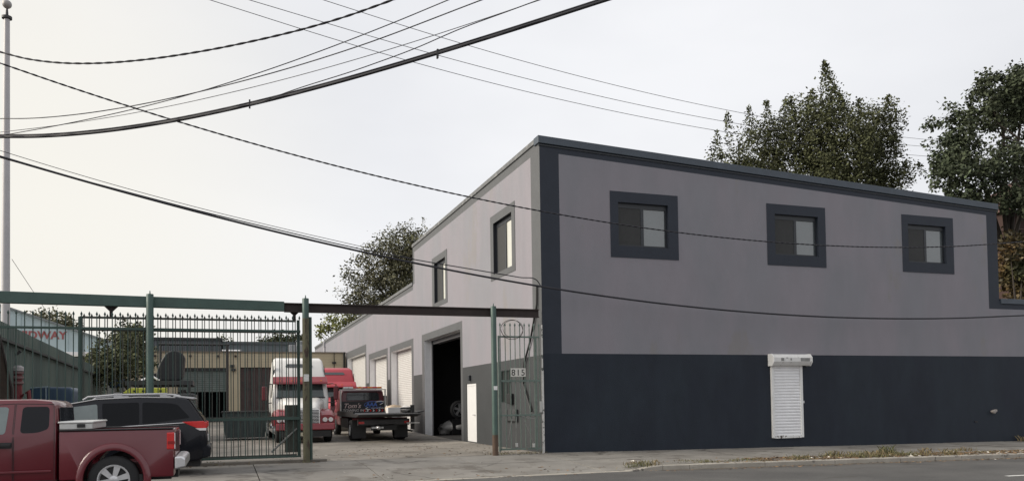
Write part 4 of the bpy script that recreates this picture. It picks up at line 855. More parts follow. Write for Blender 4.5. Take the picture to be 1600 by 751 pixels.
cx = MB(); cx.box(-.27, .27, -.25, .25, 0, .24); o = cx.build('cardboard_box', mat('pale carton', (.55, .55, .55), .8), bevel=.01, loc=(-2.55, 11.2, TWL[2]+1.186)); tag(o, 'pale grey carton on the tow truck deck', 'box')
# alloy wheel in the bay
lw = thing('loose_wheel', 'loose alloy wheel standing in the dark open bay', 'wheel', (1.75, 15.95, 0))
wheel(lw, 0, 0, 1.27, .46, .24, -1, RIMS, 5, .72, 'tyre')
m = MB(); m.box(-.35, .35, -.1, .6, 0, .80); m.build('stand', BLACK, lw)

# ---------------------------------------------------------------- other yard things
wk = thing('utility_truck', 'dark utility truck with a yellow light panel behind the fence', 'truck', (-12.3, 15.2, side_z(-12, 15)))
m = MB(); m.box(-1.5, 1.6, 0, 5.5, .7, 2.15); m.build('body', DKGREY, wk, bevel=.08)
YL = mat('lime yellow panel', (.52, .56, .06), .5, .08, 4)
m = MB(); m.prism([(-1.35, 2.17), (.45, 2.17), (.45, 2.40), (-1.05, 2.40)], 'y', .1, .5); yp = m.build('light_panel', YL, wk, bevel=.02)
for x in (-.85, -.5, -.15, .2):
    m = MB(); m.box(x-.05, x+.05, .08, .10, 2.23, 2.31); m.build('lamp', BLACK, yp)
m = MB(); m.box(-1.3, 1.5, .8, 5.2, 2.55, 2.75); m.box(-1.2, -1.1, .8, .9, 2.15, 2.55); m.box(1.3, 1.4, .8, .9, 2.15, 2.55); m.build('rack', DKGREY, wk)
P = rounded([(-.15, 2.76), (1.05, 2.76), (1.15, 3.95), (.75, 4.2), (.35, 4.1), (.0, 3.5)], .3)
m = MB(); m.prism(P, 'y', 1.6, 2.6); m.build('hooded_cover', mat('black cover', (.012, .014, .016), .6, .2, 3), wk, bevel=.08)
m = MB(); m.prism([(-.9, 2.76), (-.15, 2.76), (-.05, 3.15), (-.5, 3.0)], 'y', 1.7, 2.5); m.build('side_cover', BLACK, wk, bevel=.04)
m = MB(); m.tube([(-.65, .9, 2.76), (-.2, .9, 2.95), (.1, .85, 2.75)], .05, 8); m.build('white_hose', WHITE, wk, smooth=40)
for x in (-1.2, 1.25):
    for y in (1.0, 4.6):
        m = MB(); m.lathe([(.4, -.15), (.48, -.1), (.48, .1), (.4, .15)], (x, y, .48), 'x', 20); m.build('wheel', RUBBER, wk, smooth=40)
fr = thing('pipe_frame', 'thin dark steel pipe frame standing before the beige building', 'frame', (0, 30, .24))
m = MB(); m.tube([(-13.1, 0, 0), (-13.1, 0, 5.2)], .07, 8); m.build('upright', BLACK, fr)
m = MB(); m.tube([(-9.25, 0, 0), (-9.25, 0, 5.2)], .07, 8); m.build('upright', BLACK, fr)
m = MB(); m.tube([(-13.2, 0, 5.2), (-9.15, 0, 5.2)], .07, 8); m.build('crossbar', BLACK, fr)
db = thing('dumpster', 'dark green ribbed dumpster behind the bar gate', 'dumpster', (-8.55, 15.2, side_z(-9, 15)))
m = MB(); m.prism([(-.85, .12), (.85, .12), (1.0, 1.25), (-1.0, 1.25)], 'y', 0, 1.5); m.build('bin', mat('dumpster green', (.03, .045, .045), .6, .3, 3), db)
for k in range(7):
    m = MB(); m.box(-.8+k*.25, -.74+k*.25, -.05, 0, .15, 1.2); m.build('rib', mat('dumpster rib', (.04, .055, .055), .6), db)
m = MB(); m.box(-1.03, 1.03, -.06, 1.55, 1.25, 1.32); m.build('lid', BLACK, db)
en = thing('engine_stack', 'stack of dark engine parts beside the dumpster', 'engine', (-11.0, 15.9, side_z(-11, 16)))
m = MB(); m.box(-.35, .35, 0, .7, 0, .9); m.build('block', DKGREY, en, bevel=.04)
m = MB(); m.tube([(-.2, .2, .9), (-.2, .2, 2.3)], .12, 10); m.tube([(-.8, .2, 1.75), (.2, .2, 1.75)], .05, 8); m.build('column', BLACK, en)
m = MB(); m.lathe([(.25, -.1), (.3, 0), (.25, .1)], (.1, .1, 1.2), 'y', 14); m.lathe([(.18, -.1), (.2, 0), (.18, .1)], (-.15, -.1, 1.5), 'y', 14); m.build('pulley', STEEL, en, smooth=40)

# ---------------------------------------------------------------- beige workshop at the back
bb = thing('beige_workshop', 'low flat roofed beige block workshop at the back of the yard', 'building')
def wall_y(name, Y, x0, x1, z0, z1, holes, m, parent, rv=.5):
    A_ = sorted({x0, x1} | {q for h in holes for q in h[:2]}); Z_ = sorted({z0, z1} | {q for h in holes for q in h[2:4]}); mb = MB()
    for i in range(len(A_)-1):
        for j in range(len(Z_)-1):
            if any(h[0] < (A_[i]+A_[i+1])/2 < h[1] and h[2] < (Z_[j]+Z_[j+1])/2 < h[3] for h in holes): continue
            mb.add([(A_[i], Y, Z_[j]), (A_[i+1], Y, Z_[j]), (A_[i+1], Y, Z_[j+1]), (A_[i], Y, Z_[j+1])], [(0, 1, 2, 3)])
    for h in holes:
        c4 = [(h[0], h[2]), (h[1], h[2]), (h[1], h[3]), (h[0], h[3])]
        for p, q in zip(c4, c4[1:]+c4[:1]): mb.add([(p[0], Y, p[1]), (q[0], Y, q[1]), (q[0], Y+rv, q[1]), (p[0], Y+rv, p[1])], [(0, 1, 2, 3)])
    return mb.build(name, m, parent)
wall_y('wall', 43.5, -16.5, -.06, -.2, 5.80, [(-12.83, -9.24, -.1, 4.62), (-8.27, -5.0, -.1, 4.66)], BEIGE, bb)
m = MB(); m.box(-16.5, -16.3, 43.55, 60, -.2, 5.8); m.box(-16.3, -.06, 59.8, 60, -.2, 5.8); m.build('wall', BEIGE, bb)
m = MB(); m.box(-16.55, -.06, 43.42, 43.7, 5.80, 5.90); m.build('coping', mat('roof edge', (.16, .13, .1), .7), bb)
m = MB(); m.box(-16.3, -.1, 43.7, 59.8, 5.5, 5.6); m.build('roof', ROOFG, bb)
# mortar courses as recessed joints
for z in np.arange(4.86, 5.75, .22):
    m = MB(); m.box(-16.5, -.06, 43.494, 43.4985, z, z+.012); m.build('course_line', mat('mortar', (.34, .3, .22), .9), bb)
m = MB(); m.box(-16.2, -.3, 49, 49.2, -.2, 5.4); m.add([(-16.2, 43.6, .37), (-.3, 43.6, .37), (-.3, 49, .37), (-16.2, 49, .37)], [(0, 1, 2, 3)]); m.build('inner_wall', mat('dim interior', (.02, .02, .022), .9), bb)
curtain('y', -12.80, -9.27, 2.75, 4.55, 43.75, .16, mat('grey green shutter', (.12, .145, .135), .6, .15, 1), 'roller_door', bb)
m = MB(); m.box(-12.83, -9.24, 43.6, 44.0, 4.40, 4.62); m.build('shutter_box', BLACK, bb)
BRN = mat('brown steel door', (.055, .035, .033), .7, .25, 2, patch=((.035, .03, .03), .55, 1.5))
for k in range(4):
    m = MB(); x0 = -8.25+k*.815; m.box(x0, x0+.78, 43.70, 43.76, .3, 4.64); m.box(x0+.35, x0+.42, 43.66, 43.70, .3, 4.64); m.build('door_leaf', BRN, bb)
m = MB(); m.box(-6.9, -5.2, 43.62, 43.66, 3.1, 3.2); m.box(-6.9, -5.2, 43.62, 43.66, 2.5, 2.58); m.build('door_rail', DKGREY, bb)
for x, z in ((-8.85, 4.75), (-8.75, 4.45), (-15.2, 4.3)):
    m = MB(); m.box(x-.16, x+.16, 43.2, 43.5, z-.1, z+.1); m.build('floodlight', BLACK, bb, bevel=.03)
for x in (-14.4, -11.9, -9.9, -8.6):
    m = MB(); m.box(x-.08, x+.08, 43.35, 43.5, 5.45, 5.6); m.build('bracket', RUST, bb)
m = MB(); m.tube([(-9.6, 43.3, 5.95), (-8.2, 43.3, 5.95)], .07, 8); m.build('vent_pipe', WHITE, bb, smooth=40)
m = MB(); m.tube([(-1.0, 43.4, 3.6), (-1.0, 43.4, 5.88)], .03, 6); m.tube([(-.2, 43.35, 3.5), (-.2, 43.35, 5.9)], .07, 8); m.box(-1.15, -.85, 43.3, 43.5, 4.95, 5.1); m.tube([(-.75, 43.4, 3.6), (-.75, 43.4, 4.6)], .025, 6); m.build('pipework', BLACK, bb)
# far buildings
def simple_building(name, label, x0, x1, y0, y1, zb, zt, wm, rm, gable=0, openings=()):
    t = thing(name, label, 'building')
    m = MB(); m.box(x0, x1, y0, y1, zb, zt); m.build('wall', wm, t)
    m = MB()
    if gable: m.prism([(x0-.4, zt), (x1+.4, zt), ((x0+x1)/2, zt+gable)], 'y', y0-.4, y1+.4)
    else: m.box(x0-.15, x1+.15, y0-.15, y1+.15, zt, zt+.3)
    m.build('roof', rm, t)
    for (a, b, c, d) in openings:
        m = MB(); m.box(a, b, y0-.05, y0-.01, c, d); m.build('window', CGLASS, t)
    return t
st = simple_building('dark_warehouse', 'long dark grey roofed warehouse above the beige workshop', -16.9, -9.75, 74.5, 90, .3, 9.1, ROOFG, mat('roof black', (.035, .037, .04), .8))
m = MB()
for k in range(30): m.box(-16.9+k*.235, -16.81+k*.235, 74.45, 74.5, 7.3, 9.08)
m.build('ribs', mat('grey rib', (.13, .14, .15), .7), st)['kind'] = 'stuff'
simple_building('grey_warehouse', 'lower blue grey warehouse roof right of the dark one', -9.6, -.25, 75, 92, .3, 8.75, mat('blue grey sheet', (.13, .15, .165), .7, .15, .5), ROOFG)
ah = thing('air_handler', 'pale grey air handling box on the warehouse roof edge', 'air unit', (-1.4, 73.2, 7.75))
m = MB(); m.box(-1.0, 1.0, 0, 1.5, 0, .85); m.build('housing', mat('unit grey', (.36, .37, .38), .6), ah, bevel=.04)
m = MB(); m.lathe([(.5, .85), (.5, 1.25), (.3, 1.35)], (0.4, .7, 0), 'z', 16); m.build('fan_cowl', mat('unit dark', (.2, .21, .22), .6), ah, smooth=40)
LB = mat('pale blue cladding', (.42, .52, .55), .6, .06, 1)
gb = thing('blue_gable_building', 'pale blue gabled shed with red capital letters on its front', 'building')
m = MB(); m.prism([(-42, 6.85), (-18.6, 6.85), (-18.6, 7.42), (-29.6, 11.4), (-42, 6.9)], 'y', 60.6, 61.0); m.build('gable_wall', LB, gb)
for k in range(16):
    x = -33.5+k*.95; zt = min(11.35, 7.42+(-18.6-x)*.362)-.05
    m = MB(); m.box(x, x+.05, 60.56, 60.6, 6.9, zt); m.build('cladding_joint', mat('joint blue', (.33, .42, .45), .6), gb)
m = MB(); m.box(-42, -18.6, 60.45, 61.0, 6.55, 6.85); m.build('white_band', WHITE, gb)
m = MB(); m.prism([(-29.6, 11.4), (-18.3, 7.31), (-18.3, 7.45), (-29.6, 11.55)], 'y', 60.3, 80); m.prism([(-29.6, 11.4), (-29.6, 11.55), (-42, 7.0), (-42, 6.85)], 'y', 60.3, 80); m.build('roof', mat('grey roof', (.2, .22, .23), .6), gb)
m = MB(); m.box(-41.5, -18.7, 61.05, 79, .2, 6.5); m.build('wall', mat('shed wall', (.12, .13, .13), .8), gb)
text('MIDWAY', .98, mat('red letters', (.30, .09, .09), .6), gb, (-27.35, 60.58, 8.05), (R(90), 0, 0), extrude=.02, bold=.03, sx=1.03, spacing=1.02)
# brick house on the right
bh = thing('brick_house', 'brown brick house behind the tree at the right edge', 'building')
BRK = mat('brown brick', (.045, .025, .021), .9, .15, 2)
m = MB(); m.box(36.2, 50, 13, 17.5, -.5, 12.9); m.build('wall', BRK, bh)
for r_ in range(24):
    m = MB(); m.box(36.2, 50, 12.985, 12.996, 2.2+r_*.42, 2.23+r_*.42); m.build('brick_course', mat('brick joint', (.16, .11, .09), .9), bh)
m = MB(); m.add([(35.9, 12.4, 12.9), (50.4, 12.4, 12.9), (50.4, 18, 12.9), (35.9, 18, 12.9), (39.5, 15.2, 15.6), (47, 15.2, 15.6)], [(0, 3, 2, 1), (0, 1, 5, 4), (1, 2, 5), (2, 3, 4, 5), (3, 0, 4)]); m.build('roof', mat('brown roof', (.10, .055, .045), .85, .2, 1), bh)
m = MB(); m.box(35.9, 50.4, 12.2, 12.4, 12.8, 13.02); m.build('gutter', WHITE, bh)
for x in (36.9, 40.4, 43.5, 46.5):
    for z in (3.5, 8.3):
        m = MB(); m.frame('y', 12.85, 12.99, x, x+1.6, z, z+2.6, .12); w_ = m.build('window', mat('old frame', (.25, .25, .24), .6), bh)
        m = MB(); m.box(x+.12, x+1.48, 12.93, 12.98, z+.12, z+2.48); m.build('pane', CGLASS, w_)

# ---------------------------------------------------------------- trees
def leaf_mesh(P, size, seed, up=0.0, name='crown', aspect=.55, droop=0.0):
    """one diamond leaf per point; P (n,3)"""
    g = np.random.default_rng(seed); n = len(P)
    d = g.normal(size=(n, 3)); d[:, 2] = d[:, 2]*.6+up-droop; d /= np.linalg.norm(d, axis=1)[:, None]
    e = g.normal(size=(n, 3)); e -= (e*d).sum(1)[:, None]*d; e /= np.linalg.norm(e, axis=1)[:, None]
    s = size*g.uniform(.55, 1.25, n)[:, None]
    V = np.stack([P, P+d*s*.5+e*s*aspect*.5, P+d*s, P+d*s*.5-e*s*aspect*.5], 1).reshape(-1, 3)
    me = bpy.data.meshes.new(name); me.vertices.add(4*n); me.vertices.foreach_set('co', V.ravel().astype(np.float32))
    me.loops.add(4*n); me.loops.foreach_set('vertex_index', np.arange(4*n, dtype=np.int32)); me.polygons.add(n)
    me.polygons.foreach_set('loop_start', np.arange(0, 4*n, 4, dtype=np.int32)); me.update(calc_edges=True); return me
def tree(name, label, base, trunk_h, blobs, clusters, per, leaf, m, seed, shoots=(), csize=.45, up=.2, trunk_r=.25, cat='tree', group=None, droop=0, bare=()):
    """blobs: (x,y,z,rx,ry,rz) in world metres; shoots: (x,y,z,height,radius,n leaves)"""
    g = np.random.default_rng(seed); t = thing(name, label, cat, base, 0, group); B = np.array(base)
    vol = np.array([b[3]*b[4]*b[5] for b in blobs])**.8; cnt = np.maximum(3, (clusters*vol/vol.sum()).astype(int)); pts = []; tips = []
    for b, c in zip(blobs, cnt):
        q = g.normal(size=(c, 3)); q /= np.linalg.norm(q, axis=1)[:, None]; r = g.uniform(.08, 1.06, c)**.6
        C_ = np.array(b[:3])+q*r[:, None]*np.array(b[3:6]); tips += list(C_[::7])
        for cc in C_:
            k = max(3, int(per*g.uniform(.4, 1.5))); ax = g.normal(size=3); ax[2] += up*3; ax /= np.linalg.norm(ax)
            u = g.uniform(-1, 1, k)[:, None]*ax*csize*1.25 + g.normal(size=(k, 3))*csize*.38; pts.append(cc+u)
    for (x, y, z, h, r, n) in shoots:
        u = g.uniform(0, 1, n); tp = (1-u)**.75*r; lean = g.normal(size=2)*.10*h
        pts.append(np.stack([x+lean[0]*u+g.normal(size=n)*tp, y+lean[1]*u+g.normal(size=n)*tp, z+u*h], 1))
    P = np.concatenate(pts)-B
    me = leaf_mesh(P, leaf, seed+1, up, droop=droop); me.materials.append(m); add_obj('crown', me, t)
    mb = MB(); cen = np.mean([b[:3] for b in blobs], 0)-B
    top = Vector((cen[0]*.6, cen[1]*.6, trunk_h)); mb.tube([(0, 0, -.3), (top.x*.3, top.y*.3, trunk_h*.5), top], [trunk_r*1.3, trunk_r, trunk_r*.8], 8)
    for b in blobs:
        e = Vector(np.array(b[:3])-B); mid = top.lerp(e, .5)+Vector((0, 0, .1*(e-top).length)); mb.tube([top, mid, e], [trunk_r*.5, trunk_r*.3, trunk_r*.12], 6)
        br = [p for p in tips if np.linalg.norm((p-np.array(b[:3]))/np.array(b[3:6])) < 1.2][:14]
        for p in br:
            p = Vector(np.array(p)-B); mb.tube([e.lerp(mid, float(g.uniform(0, .6))), e.lerp(p, .5)+Vector(g.normal(size=3)*.12), p], [trunk_r*.13, trunk_r*.08, trunk_r*.03], 4, caps=False)
    for pl in bare: mb.tube([Vector(np.array(p)-B) for p in pl], [.06-.05*i/(len(pl)-1) for i in range(len(pl))], 4, caps=False)
    mb.build('trunk', BARK, t, smooth=60); return t
LEAF1 = mat('dark foliage', (.058, .066, .027), .85, .25, .35, island=.55, col2=(.06, .065, .026))
LEAF2 = mat('glossy dark foliage', (.042, .056, .028), .8, .25, .5, island=.5, col2=(.045, .056, .027))
LEAF3 = mat('olive foliage', (.078, .082, .035), .6, .25, .4, island=.5, col2=(.085, .08, .04))
LEAF4 = mat('yellow green foliage', (.14, .15, .035), .6, .25, .6, island=.5)
LEAF5 = mat('autumn foliage', (.11, .058, .02), .6, .3, .8, island=.6, col2=(.05, .06, .025))
#TREES
T1 = [(22.66, 21.68, 17.23, 1.62, 1.49, 1.7), (26.14, 22.53, 18.65, 2.2, 1.98, 2.2), (27.96, 20.8, 19.17, 2.38, 2.34, 2.81), (29.48, 19.23, 18.39, 2.55, 2.49, 2.98), (32.44, 19.23, 18.67, 1.52, 1.95, 2.81), (29.37, 20.41, 15.9, 4.76, 3.12, 2.17), (32.28, 18.31, 16.22, 1.49, 1.34, 1.49), (24.47, 22.14, 15.98, 2.6, 1.95, 1.73)]
T2 = [(28.15, 9.17, 15.71, 1.46, 1.51, 1.91), (27.13, 8.55, 13.36, 1.52, 1.37, 1.52), (30.28, 8.36, 17.41, 2.08, 1.71, 1.73), (31.43, 7.93, 18.08, 1.73, 1.48, 1.56), (29.21, 7.81, 13.5, 1.86, 1.45, 1.35), (34.3, 9.11, 15.92, 2.17, 2.44, 3.26), (28.24, 8.22, 11.65, 2.03, 1.37, 1.02), (30.64, 7.36, 11.95, 1.69, 1.3, 1.19), (27.5, 9.45, 14.34, 0.87, 1.01, 1.39)]
T3 = [(7.92, 59.9, 14.34, 5.69, 4.82, 5.02), (6.66, 59.21, 16.52, 2.51, 2.02, 1.98), (8.88, 59.45, 17.67, 2.68, 2.26, 2.34), (5.03, 59.85, 14.57, 2.38, 1.49, 0.93), (3.97, 60.28, 13.06, 2.25, 1.37, 0.79), (5.52, 59.78, 11.58, 3.84, 2.44, 1.59), (3.15, 60.61, 11.89, 1.72, 1.07, 0.66), (11.63, 59.64, 14.44, 4.06, 4.27, 5.42)]
T4 = [(2.18, 72.66, 10.88, 1.35, 1.14, 1.2), (1.12, 73.07, 10.0, 0.6, 0.61, 0.75), (3.87, 68.88, 10.77, 1.81, 1.47, 1.45)]
T5 = [(-33.13, 100.99, 13.62, 2.43, 1.56, 1.04), (-30.27, 100.0, 13.15, 2.25, 1.64, 1.39), (-29.05, 99.6, 12.26, 1.56, 1.09, 0.87), (-32.31, 102.8, 14.53, 1.76, 1.11, 0.71)]
T6 = [(-22.15, 76.04, 8.85, 2.48, 1.82, 1.56), (-16.12, 44.25, 6.81, 1.37, 1.16, 1.22), (-15.98, 36.84, 4.93, 1.95, 1.66, 1.73), (-15.26, 39.71, 6.56, 0.64, 0.74, 1.0), (-16.4, 33.83, 4.15, 1.64, 1.2, 1.02)]
T7 = [(-1.45, 100.48, 10.97, 2.46, 1.53, 0.94), (0.34, 99.84, 11.13, 1.89, 1.23, 0.85), (-3.23, 101.12, 10.72, 1.89, 1.15, 0.66), (-9.46, 101.18, 11.22, 0.93, 0.63, 0.46)]
T8 = [(30.84, 8.47, 8.22, 0.76, 0.89, 1.21), (31.4, 8.25, 9.08, 0.69, 0.94, 1.39), (29.77, 7.76, 9.26, 0.47, 0.59, 0.85), (31.39, 8.31, 7.35, 0.87, 0.73, 0.76)]
S1 = [(29.55, 20.2, 20.32, 3.98, 0.65, 1232), (28.98, 20.41, 20.02, 2.6, 0.43, 440), (30.2, 19.99, 19.79, 2.43, 0.43, 440), (23.55, 21.3, 19.12, 1.91, 0.34, 242), (25.3, 21.74, 19.21, 2.6, 0.35, 352), (26.2, 21.42, 19.2, 2.6, 0.39, 352), (27.84, 20.82, 19.82, 2.81, 0.39, 374), (22.26, 21.78, 18.51, 2.13, 0.3, 198), (32.86, 19.06, 19.31, 2.51, 0.43, 374), (31.22, 19.63, 19.77, 1.95, 0.43, 330), (21.46, 22.1, 17.46, 1.91, 0.26, 176), (26.94, 21.14, 19.84, 2.17, 0.39, 286), (32.68, 18.12, 17.71, 1.28, 0.43, 154), (33.28, 17.97, 15.78, 1.28, 0.34, 132), (34.2, 17.63, 16.19, 0.94, 0.26, 79)]
S3 = [(6.48, 59.22, 18.18, 2.31, 0.46, 50), (8.67, 58.43, 18.81, 1.98, 0.53, 50), (10.14, 58.95, 19.33, 1.74, 0.54, 50)]
BARE = [[(30.17, 7.42, 15.18), (29.53, 7.62, 15.69), (29.06, 7.78, 16.04)], [(30.33, 7.37, 14.83), (29.69, 7.58, 15.18), (29.21, 7.75, 15.29)], [(30.17, 7.44, 14.33), (29.69, 7.6, 14.74), (29.31, 7.73, 14.85)]]

tree('leafy_tree', 'broad dark tree with an upright spire behind the grey roof', (29.0, 20.5, -.3), 12.5, T1, 1000, 56, .20, LEAF1, 1, S1, .50, .35, .32, group=None)
tree('leafy_tree', 'tall glossy leaved tree at the right edge with bare twigs', (32.8, 9.2, -.3), 9.0, T2, 430, 74, .23, LEAF2, 2, (), .36, -.05, .3, droop=.35, bare=BARE)
tree('leafy_tree', 'olive green spreading tree rising behind the low yard wing', (9.0, 60.0, .3), 9.5, T3, 900, 44, .28, LEAF3, 3, S3, .75, .0, .35)
tree('small_tree', 'small yellow green tree past the far end of the low wing', (2.4, 72.5, .3), 8.0, T4, 90, 18, .38, LEAF4, 4, (), .5, .1, .12)
tree('far_tree', 'thin brown green tree above the pale blue shed roof', (-31, 101, .3), 10, T5, 120, 16, .5, LEAF3, 5, (), .6, .1, .2)
tree('shrub', 'large dark overgrown shrub at the end of the metal fence', (-15.6, 38.5, .3), 2.5, T6[1:], 330, 24, .30, LEAF1, 6, (), .45, .1, .15, cat='shrub')
tree('far_tree', 'dark tree beside the pale blue shed gable', (-21.8, 82, .3), 6, [(-22.15, 86.04, 8.85, 2.8, 1.8, 1.9), (-19.5, 84, 7.6, 2.2, 1.8, 1.6)], 110, 18, .45, LEAF3, 8, (), .6, .1, .2)
tree('far_tree', 'low dark treetops showing over the far warehouse roof', (-1.4, 100, .3), 6, T7, 130, 16, .5, LEAF1, 7, (), .6, .1, .2)
tree('small_tree', 'small orange brown autumn tree in front of the brick house', (28.5, 6.6, -.3), 4.5, T8, 170, 22, .30, LEAF5, 9, (), .4, .0, .14)

# ---------------------------------------------------------------- overhead cables
WIRES = {'A': [(-13.11, -7.59, 7.84), (-12.65, -7.91, 7.64), (-12.2, -8.23, 7.52), (-11.44, -8.77, 7.38), (-10.76, -9.25, 7.31), (-9.91, -9.85, 7.3), (-8.95, -10.53, 7.36), (-8.21, -11.05, 7.4), (-7.68, -11.43, 7.51), (-7.03, -11.89, 7.64)], 'B': [(-14.26, -2.5, 9.54), (-12.96, -2.5, 9.19), (-11.87, -2.5, 8.89), (-10.6, -2.5, 8.59), (-8.95, -2.5, 8.26), (-8.04, -2.5, 8.07), (-5.34, -2.5, 7.55), (-3.16, -2.5, 7.25), (-0.68, -2.5, 6.96), (0.52, -2.5, 6.83), (3.21, -2.5, 6.65), (6.67, -2.5, 6.53), (9.17, -2.5, 6.51), (11.28, -2.5, 6.56), (14.13, -2.5, 6.74), (17.71, -2.5, 7.09)], 'C': [(-13.94, -3.9, 7.82), (-13.3, -4.41, 7.72), (-12.27, -5.24, 7.63), (-11.18, -6.11, 7.61), (-10.01, -7.05, 7.66), (-9.44, -7.5, 7.7), (-7.15, -9.34, 8.0), (-5.31, -10.82, 8.41)], 'D': [(-13.99, -3.67, 7.53), (-13.77, -3.85, 7.51), (-12.3, -5.07, 7.53), (-11.12, -6.04, 7.6), (-10.01, -6.95, 7.68), (-9.31, -7.53, 7.78), (-6.59, -9.77, 8.32), (-5.79, -10.43, 8.52)], 'E': [(-14.1, -3.21, 7.73), (-13.23, -3.86, 7.71), (-12.06, -4.73, 7.71), (-11.18, -5.38, 7.72), (-10.03, -6.23, 7.8), (-9.79, -6.41, 7.81), (-7.9, -7.81, 8.01), (-6.8, -8.63, 8.2), (-4.65, -10.24, 8.56), (-4.19, -10.58, 8.7)], 'F': [(-14.02, -3.56, 7.53), (-13.17, -4.15, 7.42), (-11.95, -5.0, 7.36), (-10.4, -6.08, 7.42), (-9.79, -6.51, 7.44), (-8.95, -7.1, 7.54), (-7.91, -7.83, 7.66), (-5.74, -9.34, 8.03), (-4.73, -10.04, 8.26), (-3.12, -11.17, 8.58)], 'G': [(-8.84, -7.39, 7.45), (-8.47, -7.65, 7.56), (-6.96, -8.71, 7.89), (-6.12, -9.3, 8.11), (-5.39, -9.82, 8.35), (-4.67, -10.32, 8.54), (-4.21, -10.64, 8.66)], 'H': [(-9.93, 10.39, 17.84), (-4.03, 11.82, 17.43), (-0.99, 12.56, 17.25), (4.08, 13.79, 17.19), (10.51, 15.34, 17.23), (19.47, 17.52, 17.6), (35.3, 21.36, 18.94), (39.93, 22.48, 19.45), (54.42, 25.99, 21.14)], 'I': [(-8.46, 10.42, 18.08), (-1.41, 12.26, 17.87), (0.67, 12.8, 17.8), (4.05, 13.68, 17.76), (10.54, 15.37, 17.87), (19.21, 17.63, 18.32), (37.26, 22.34, 20.02), (41.68, 23.49, 20.61), (56.07, 27.24, 22.48)], 'J': [(-5.44, 10.97, 18.81), (-0.54, 12.33, 18.65), (1.74, 12.97, 18.63), (4.04, 13.61, 18.58), (10.58, 15.42, 18.7), (21.08, 18.34, 19.24), (38.23, 23.09, 20.92), (42.57, 24.3, 21.47), (57.71, 28.5, 23.57)], 'K': [(-14.64, -0.8, 7.87), (-14.42, -0.8, 7.78), (-13.52, -0.8, 7.53), (-11.77, -0.8, 7.14), (-9.91, -0.8, 6.72), (-7.94, -0.8, 6.34), (-5.78, -0.8, 5.92), (-4.27, -0.8, 5.68), (-1.87, -0.8, 5.27), (-0.17, -0.8, 5.07), (3.05, -0.8, 4.76), (5.41, -0.8, 4.59), (7.91, -0.8, 4.48), (10.58, -0.8, 4.43), (13.42, -0.8, 4.39), (15.91, -0.8, 4.45), (19.74, -0.8, 4.67)], 'L': [(-14.76, -0.25, 7.97), (-13.62, -0.25, 7.7), (-11.82, -0.25, 7.3), (-9.92, -0.25, 6.89), (-7.91, -0.25, 6.5), (-5.69, -0.25, 6.09), (-4.14, -0.25, 5.86), (-2.52, -0.25, 5.66), (-0.81, -0.25, 5.45), (-0.25, -0.25, 5.38), (-0.12, -0.25, 5.2)], 'M': [(-14.5, -1.4, 7.83), (-13.96, -1.4, 7.67), (-12.29, -1.4, 7.26), (-9.9, -1.4, 6.69), (-7.98, -1.4, 6.34), (-5.74, -1.4, 5.91), (-4.41, -1.4, 5.67)], 'N': [(-16.4, 8.48, 6.8), (-16.12, 10.31, 6.02), (-15.84, 11.3, 5.23)]}

def spline(P, per=10):
    P = [Vector(p) for p in P]; o = []
    for i in range(len(P)-1):
        a, b, c, d = P[max(i-1, 0)], P[i], P[i+1], P[min(i+2, len(P)-1)]
        l0, l1, l2 = max((b-a).length, 1e-3), (c-b).length, max((d-c).length, 1e-3)
        m1 = (c-b)/l1 if i == 0 else ((b-a)/l0*l1+(c-b)/l1*l0)/(l0+l1); m2 = (c-b)/l1 if i == len(P)-2 else ((c-b)/l1*l2+(d-c)/l2*l1)/(l1+l2)
        m1 *= l1; m2 *= l1
        for k in range(per):
            t = k/per; o.append((2*t**3-3*t**2+1)*b+(t**3-2*t**2+t)*m1+(-2*t**3+3*t**2)*c+(t**3-t**2)*m2)
    return o+[P[-1]]
def extend(P, a, b):
    P = [Vector(p) for p in P]
    if a: P = [P[0]+(P[0]-P[1]).normalized()*a] + P
    if b: P = P + [P[-1]+(P[-1]-P[-2]).normalized()*b]
    return P
def smooth_line(P):
    # least squares parabola in height along the run keeps the sag even
    P = np.array([tuple(p) for p in P]); s = np.linalg.norm(P[:, :2]-P[0, :2], axis=1); c = np.polyfit(s, P[:, 2], min(4, len(P)-1)); P[:, 2] = np.polyval(c, s); return [tuple(p) for p in P]
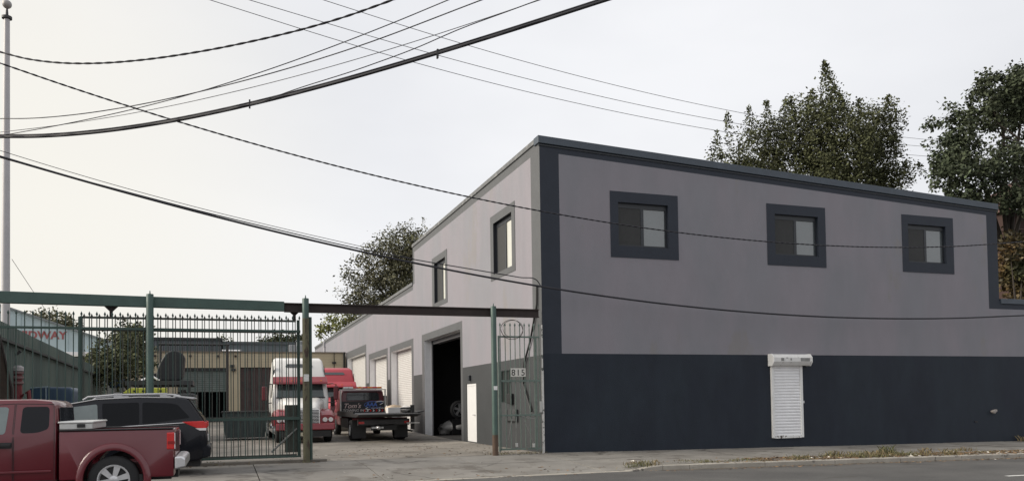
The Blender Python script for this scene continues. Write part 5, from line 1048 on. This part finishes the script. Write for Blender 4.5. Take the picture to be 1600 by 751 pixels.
def cable(key, r, m, label, ext=(2, 2), twist=0, sm_=True, name='overhead_cable', group=None):
    P = spline(extend(smooth_line(WIRES[key]) if sm_ else WIRES[key], *ext)); mb = MB()
    if twist:
        L = [0]
        for a, b in zip(P, P[1:]): L.append(L[-1]+(b-a).length)
        n = int(L[-1]/(twist/8)); Q = []; j = 0
        for i in range(n+1):
            t = L[-1]*i/n
            while j < len(L)-2 and L[j+1] < t: j += 1
            Q.append(P[j].lerp(P[j+1], (t-L[j])/max(1e-6, L[j+1]-L[j])))
        T = (P[-1]-P[0]).normalized(); u = T.cross(Vector((0, 0, 1))).normalized(); w = T.cross(u)
        for ph in (0, math.pi): mb.tube([q+(math.cos(2*math.pi*i/8+ph)*u+math.sin(2*math.pi*i/8+ph)*w)*r*.62 for i, q in enumerate(Q)], r*.85, 5)
    else: mb.tube(P, r, 6)
    o = mb.build(name, m, smooth=60); tag(o, label, 'cable', group); return o
cable('A', .013, CABLE, 'short twisted black cable sagging across the top left sky', twist=.42)
cable('B', .016, CABLE, 'twisted black cable crossing in front of the upper windows', twist=.40)
cable('C', .010, CABLE, 'upper thin dark wire rising from flagpole to the top centre', name='overhead_wire')
cable('D', .009, CABLE, 'steeper thin wire that crosses the upper thin wire near the flagpole', name='overhead_wire')
cable('E', .007, WIRE, 'faint pale wire just above the thick black bundle', name='overhead_wire')
fb = cable('F', .030, CABLE, 'thickest black cable bundle sweeping up to the top centre')
mb = MB(); P = spline(extend(smooth_line(WIRES['F']), 2, 2)); mb.tube([p+Vector((0, 0, .046)) for p in P], .016, 6); mb.build('lashed_strand', CABLE, fb, smooth=60)
for p in ((-8.95, -7.1, 7.54), (-5.71, -9.36, 8.03)):
    mb = MB(); mb.box(-.015, .015, -.03, .03, -.075, .09); mb.build('clamp', CABLE, fb, loc=p)
cable('G', .009, CABLE, 'wavy thin wire hanging off the thick black bundle', ext=(0, 2), sm_=False, name='overhead_wire')
cable('H', .014, WIRE, 'lowest of three far grey wires passing behind the spire tree', name='overhead_wire', ext=(4, 10))
cable('I', .014, WIRE, 'middle of three far grey wires passing behind the spire tree', name='overhead_wire', ext=(4, 10))
cable('J', .014, WIRE, 'highest of three far grey wires passing behind the spire tree', name='overhead_wire', ext=(4, 10))
cable('K', .030, CABLE, 'thick black cable running low across the grey wall under the windows')
cable('L', .016, CABLE, 'black service cable ending at the building corner', ext=(2, 0), sm_=False)
cable('M', .008, CABLE, 'thin wire just above the long low black cable on the left', ext=(2, 0), name='overhead_wire')
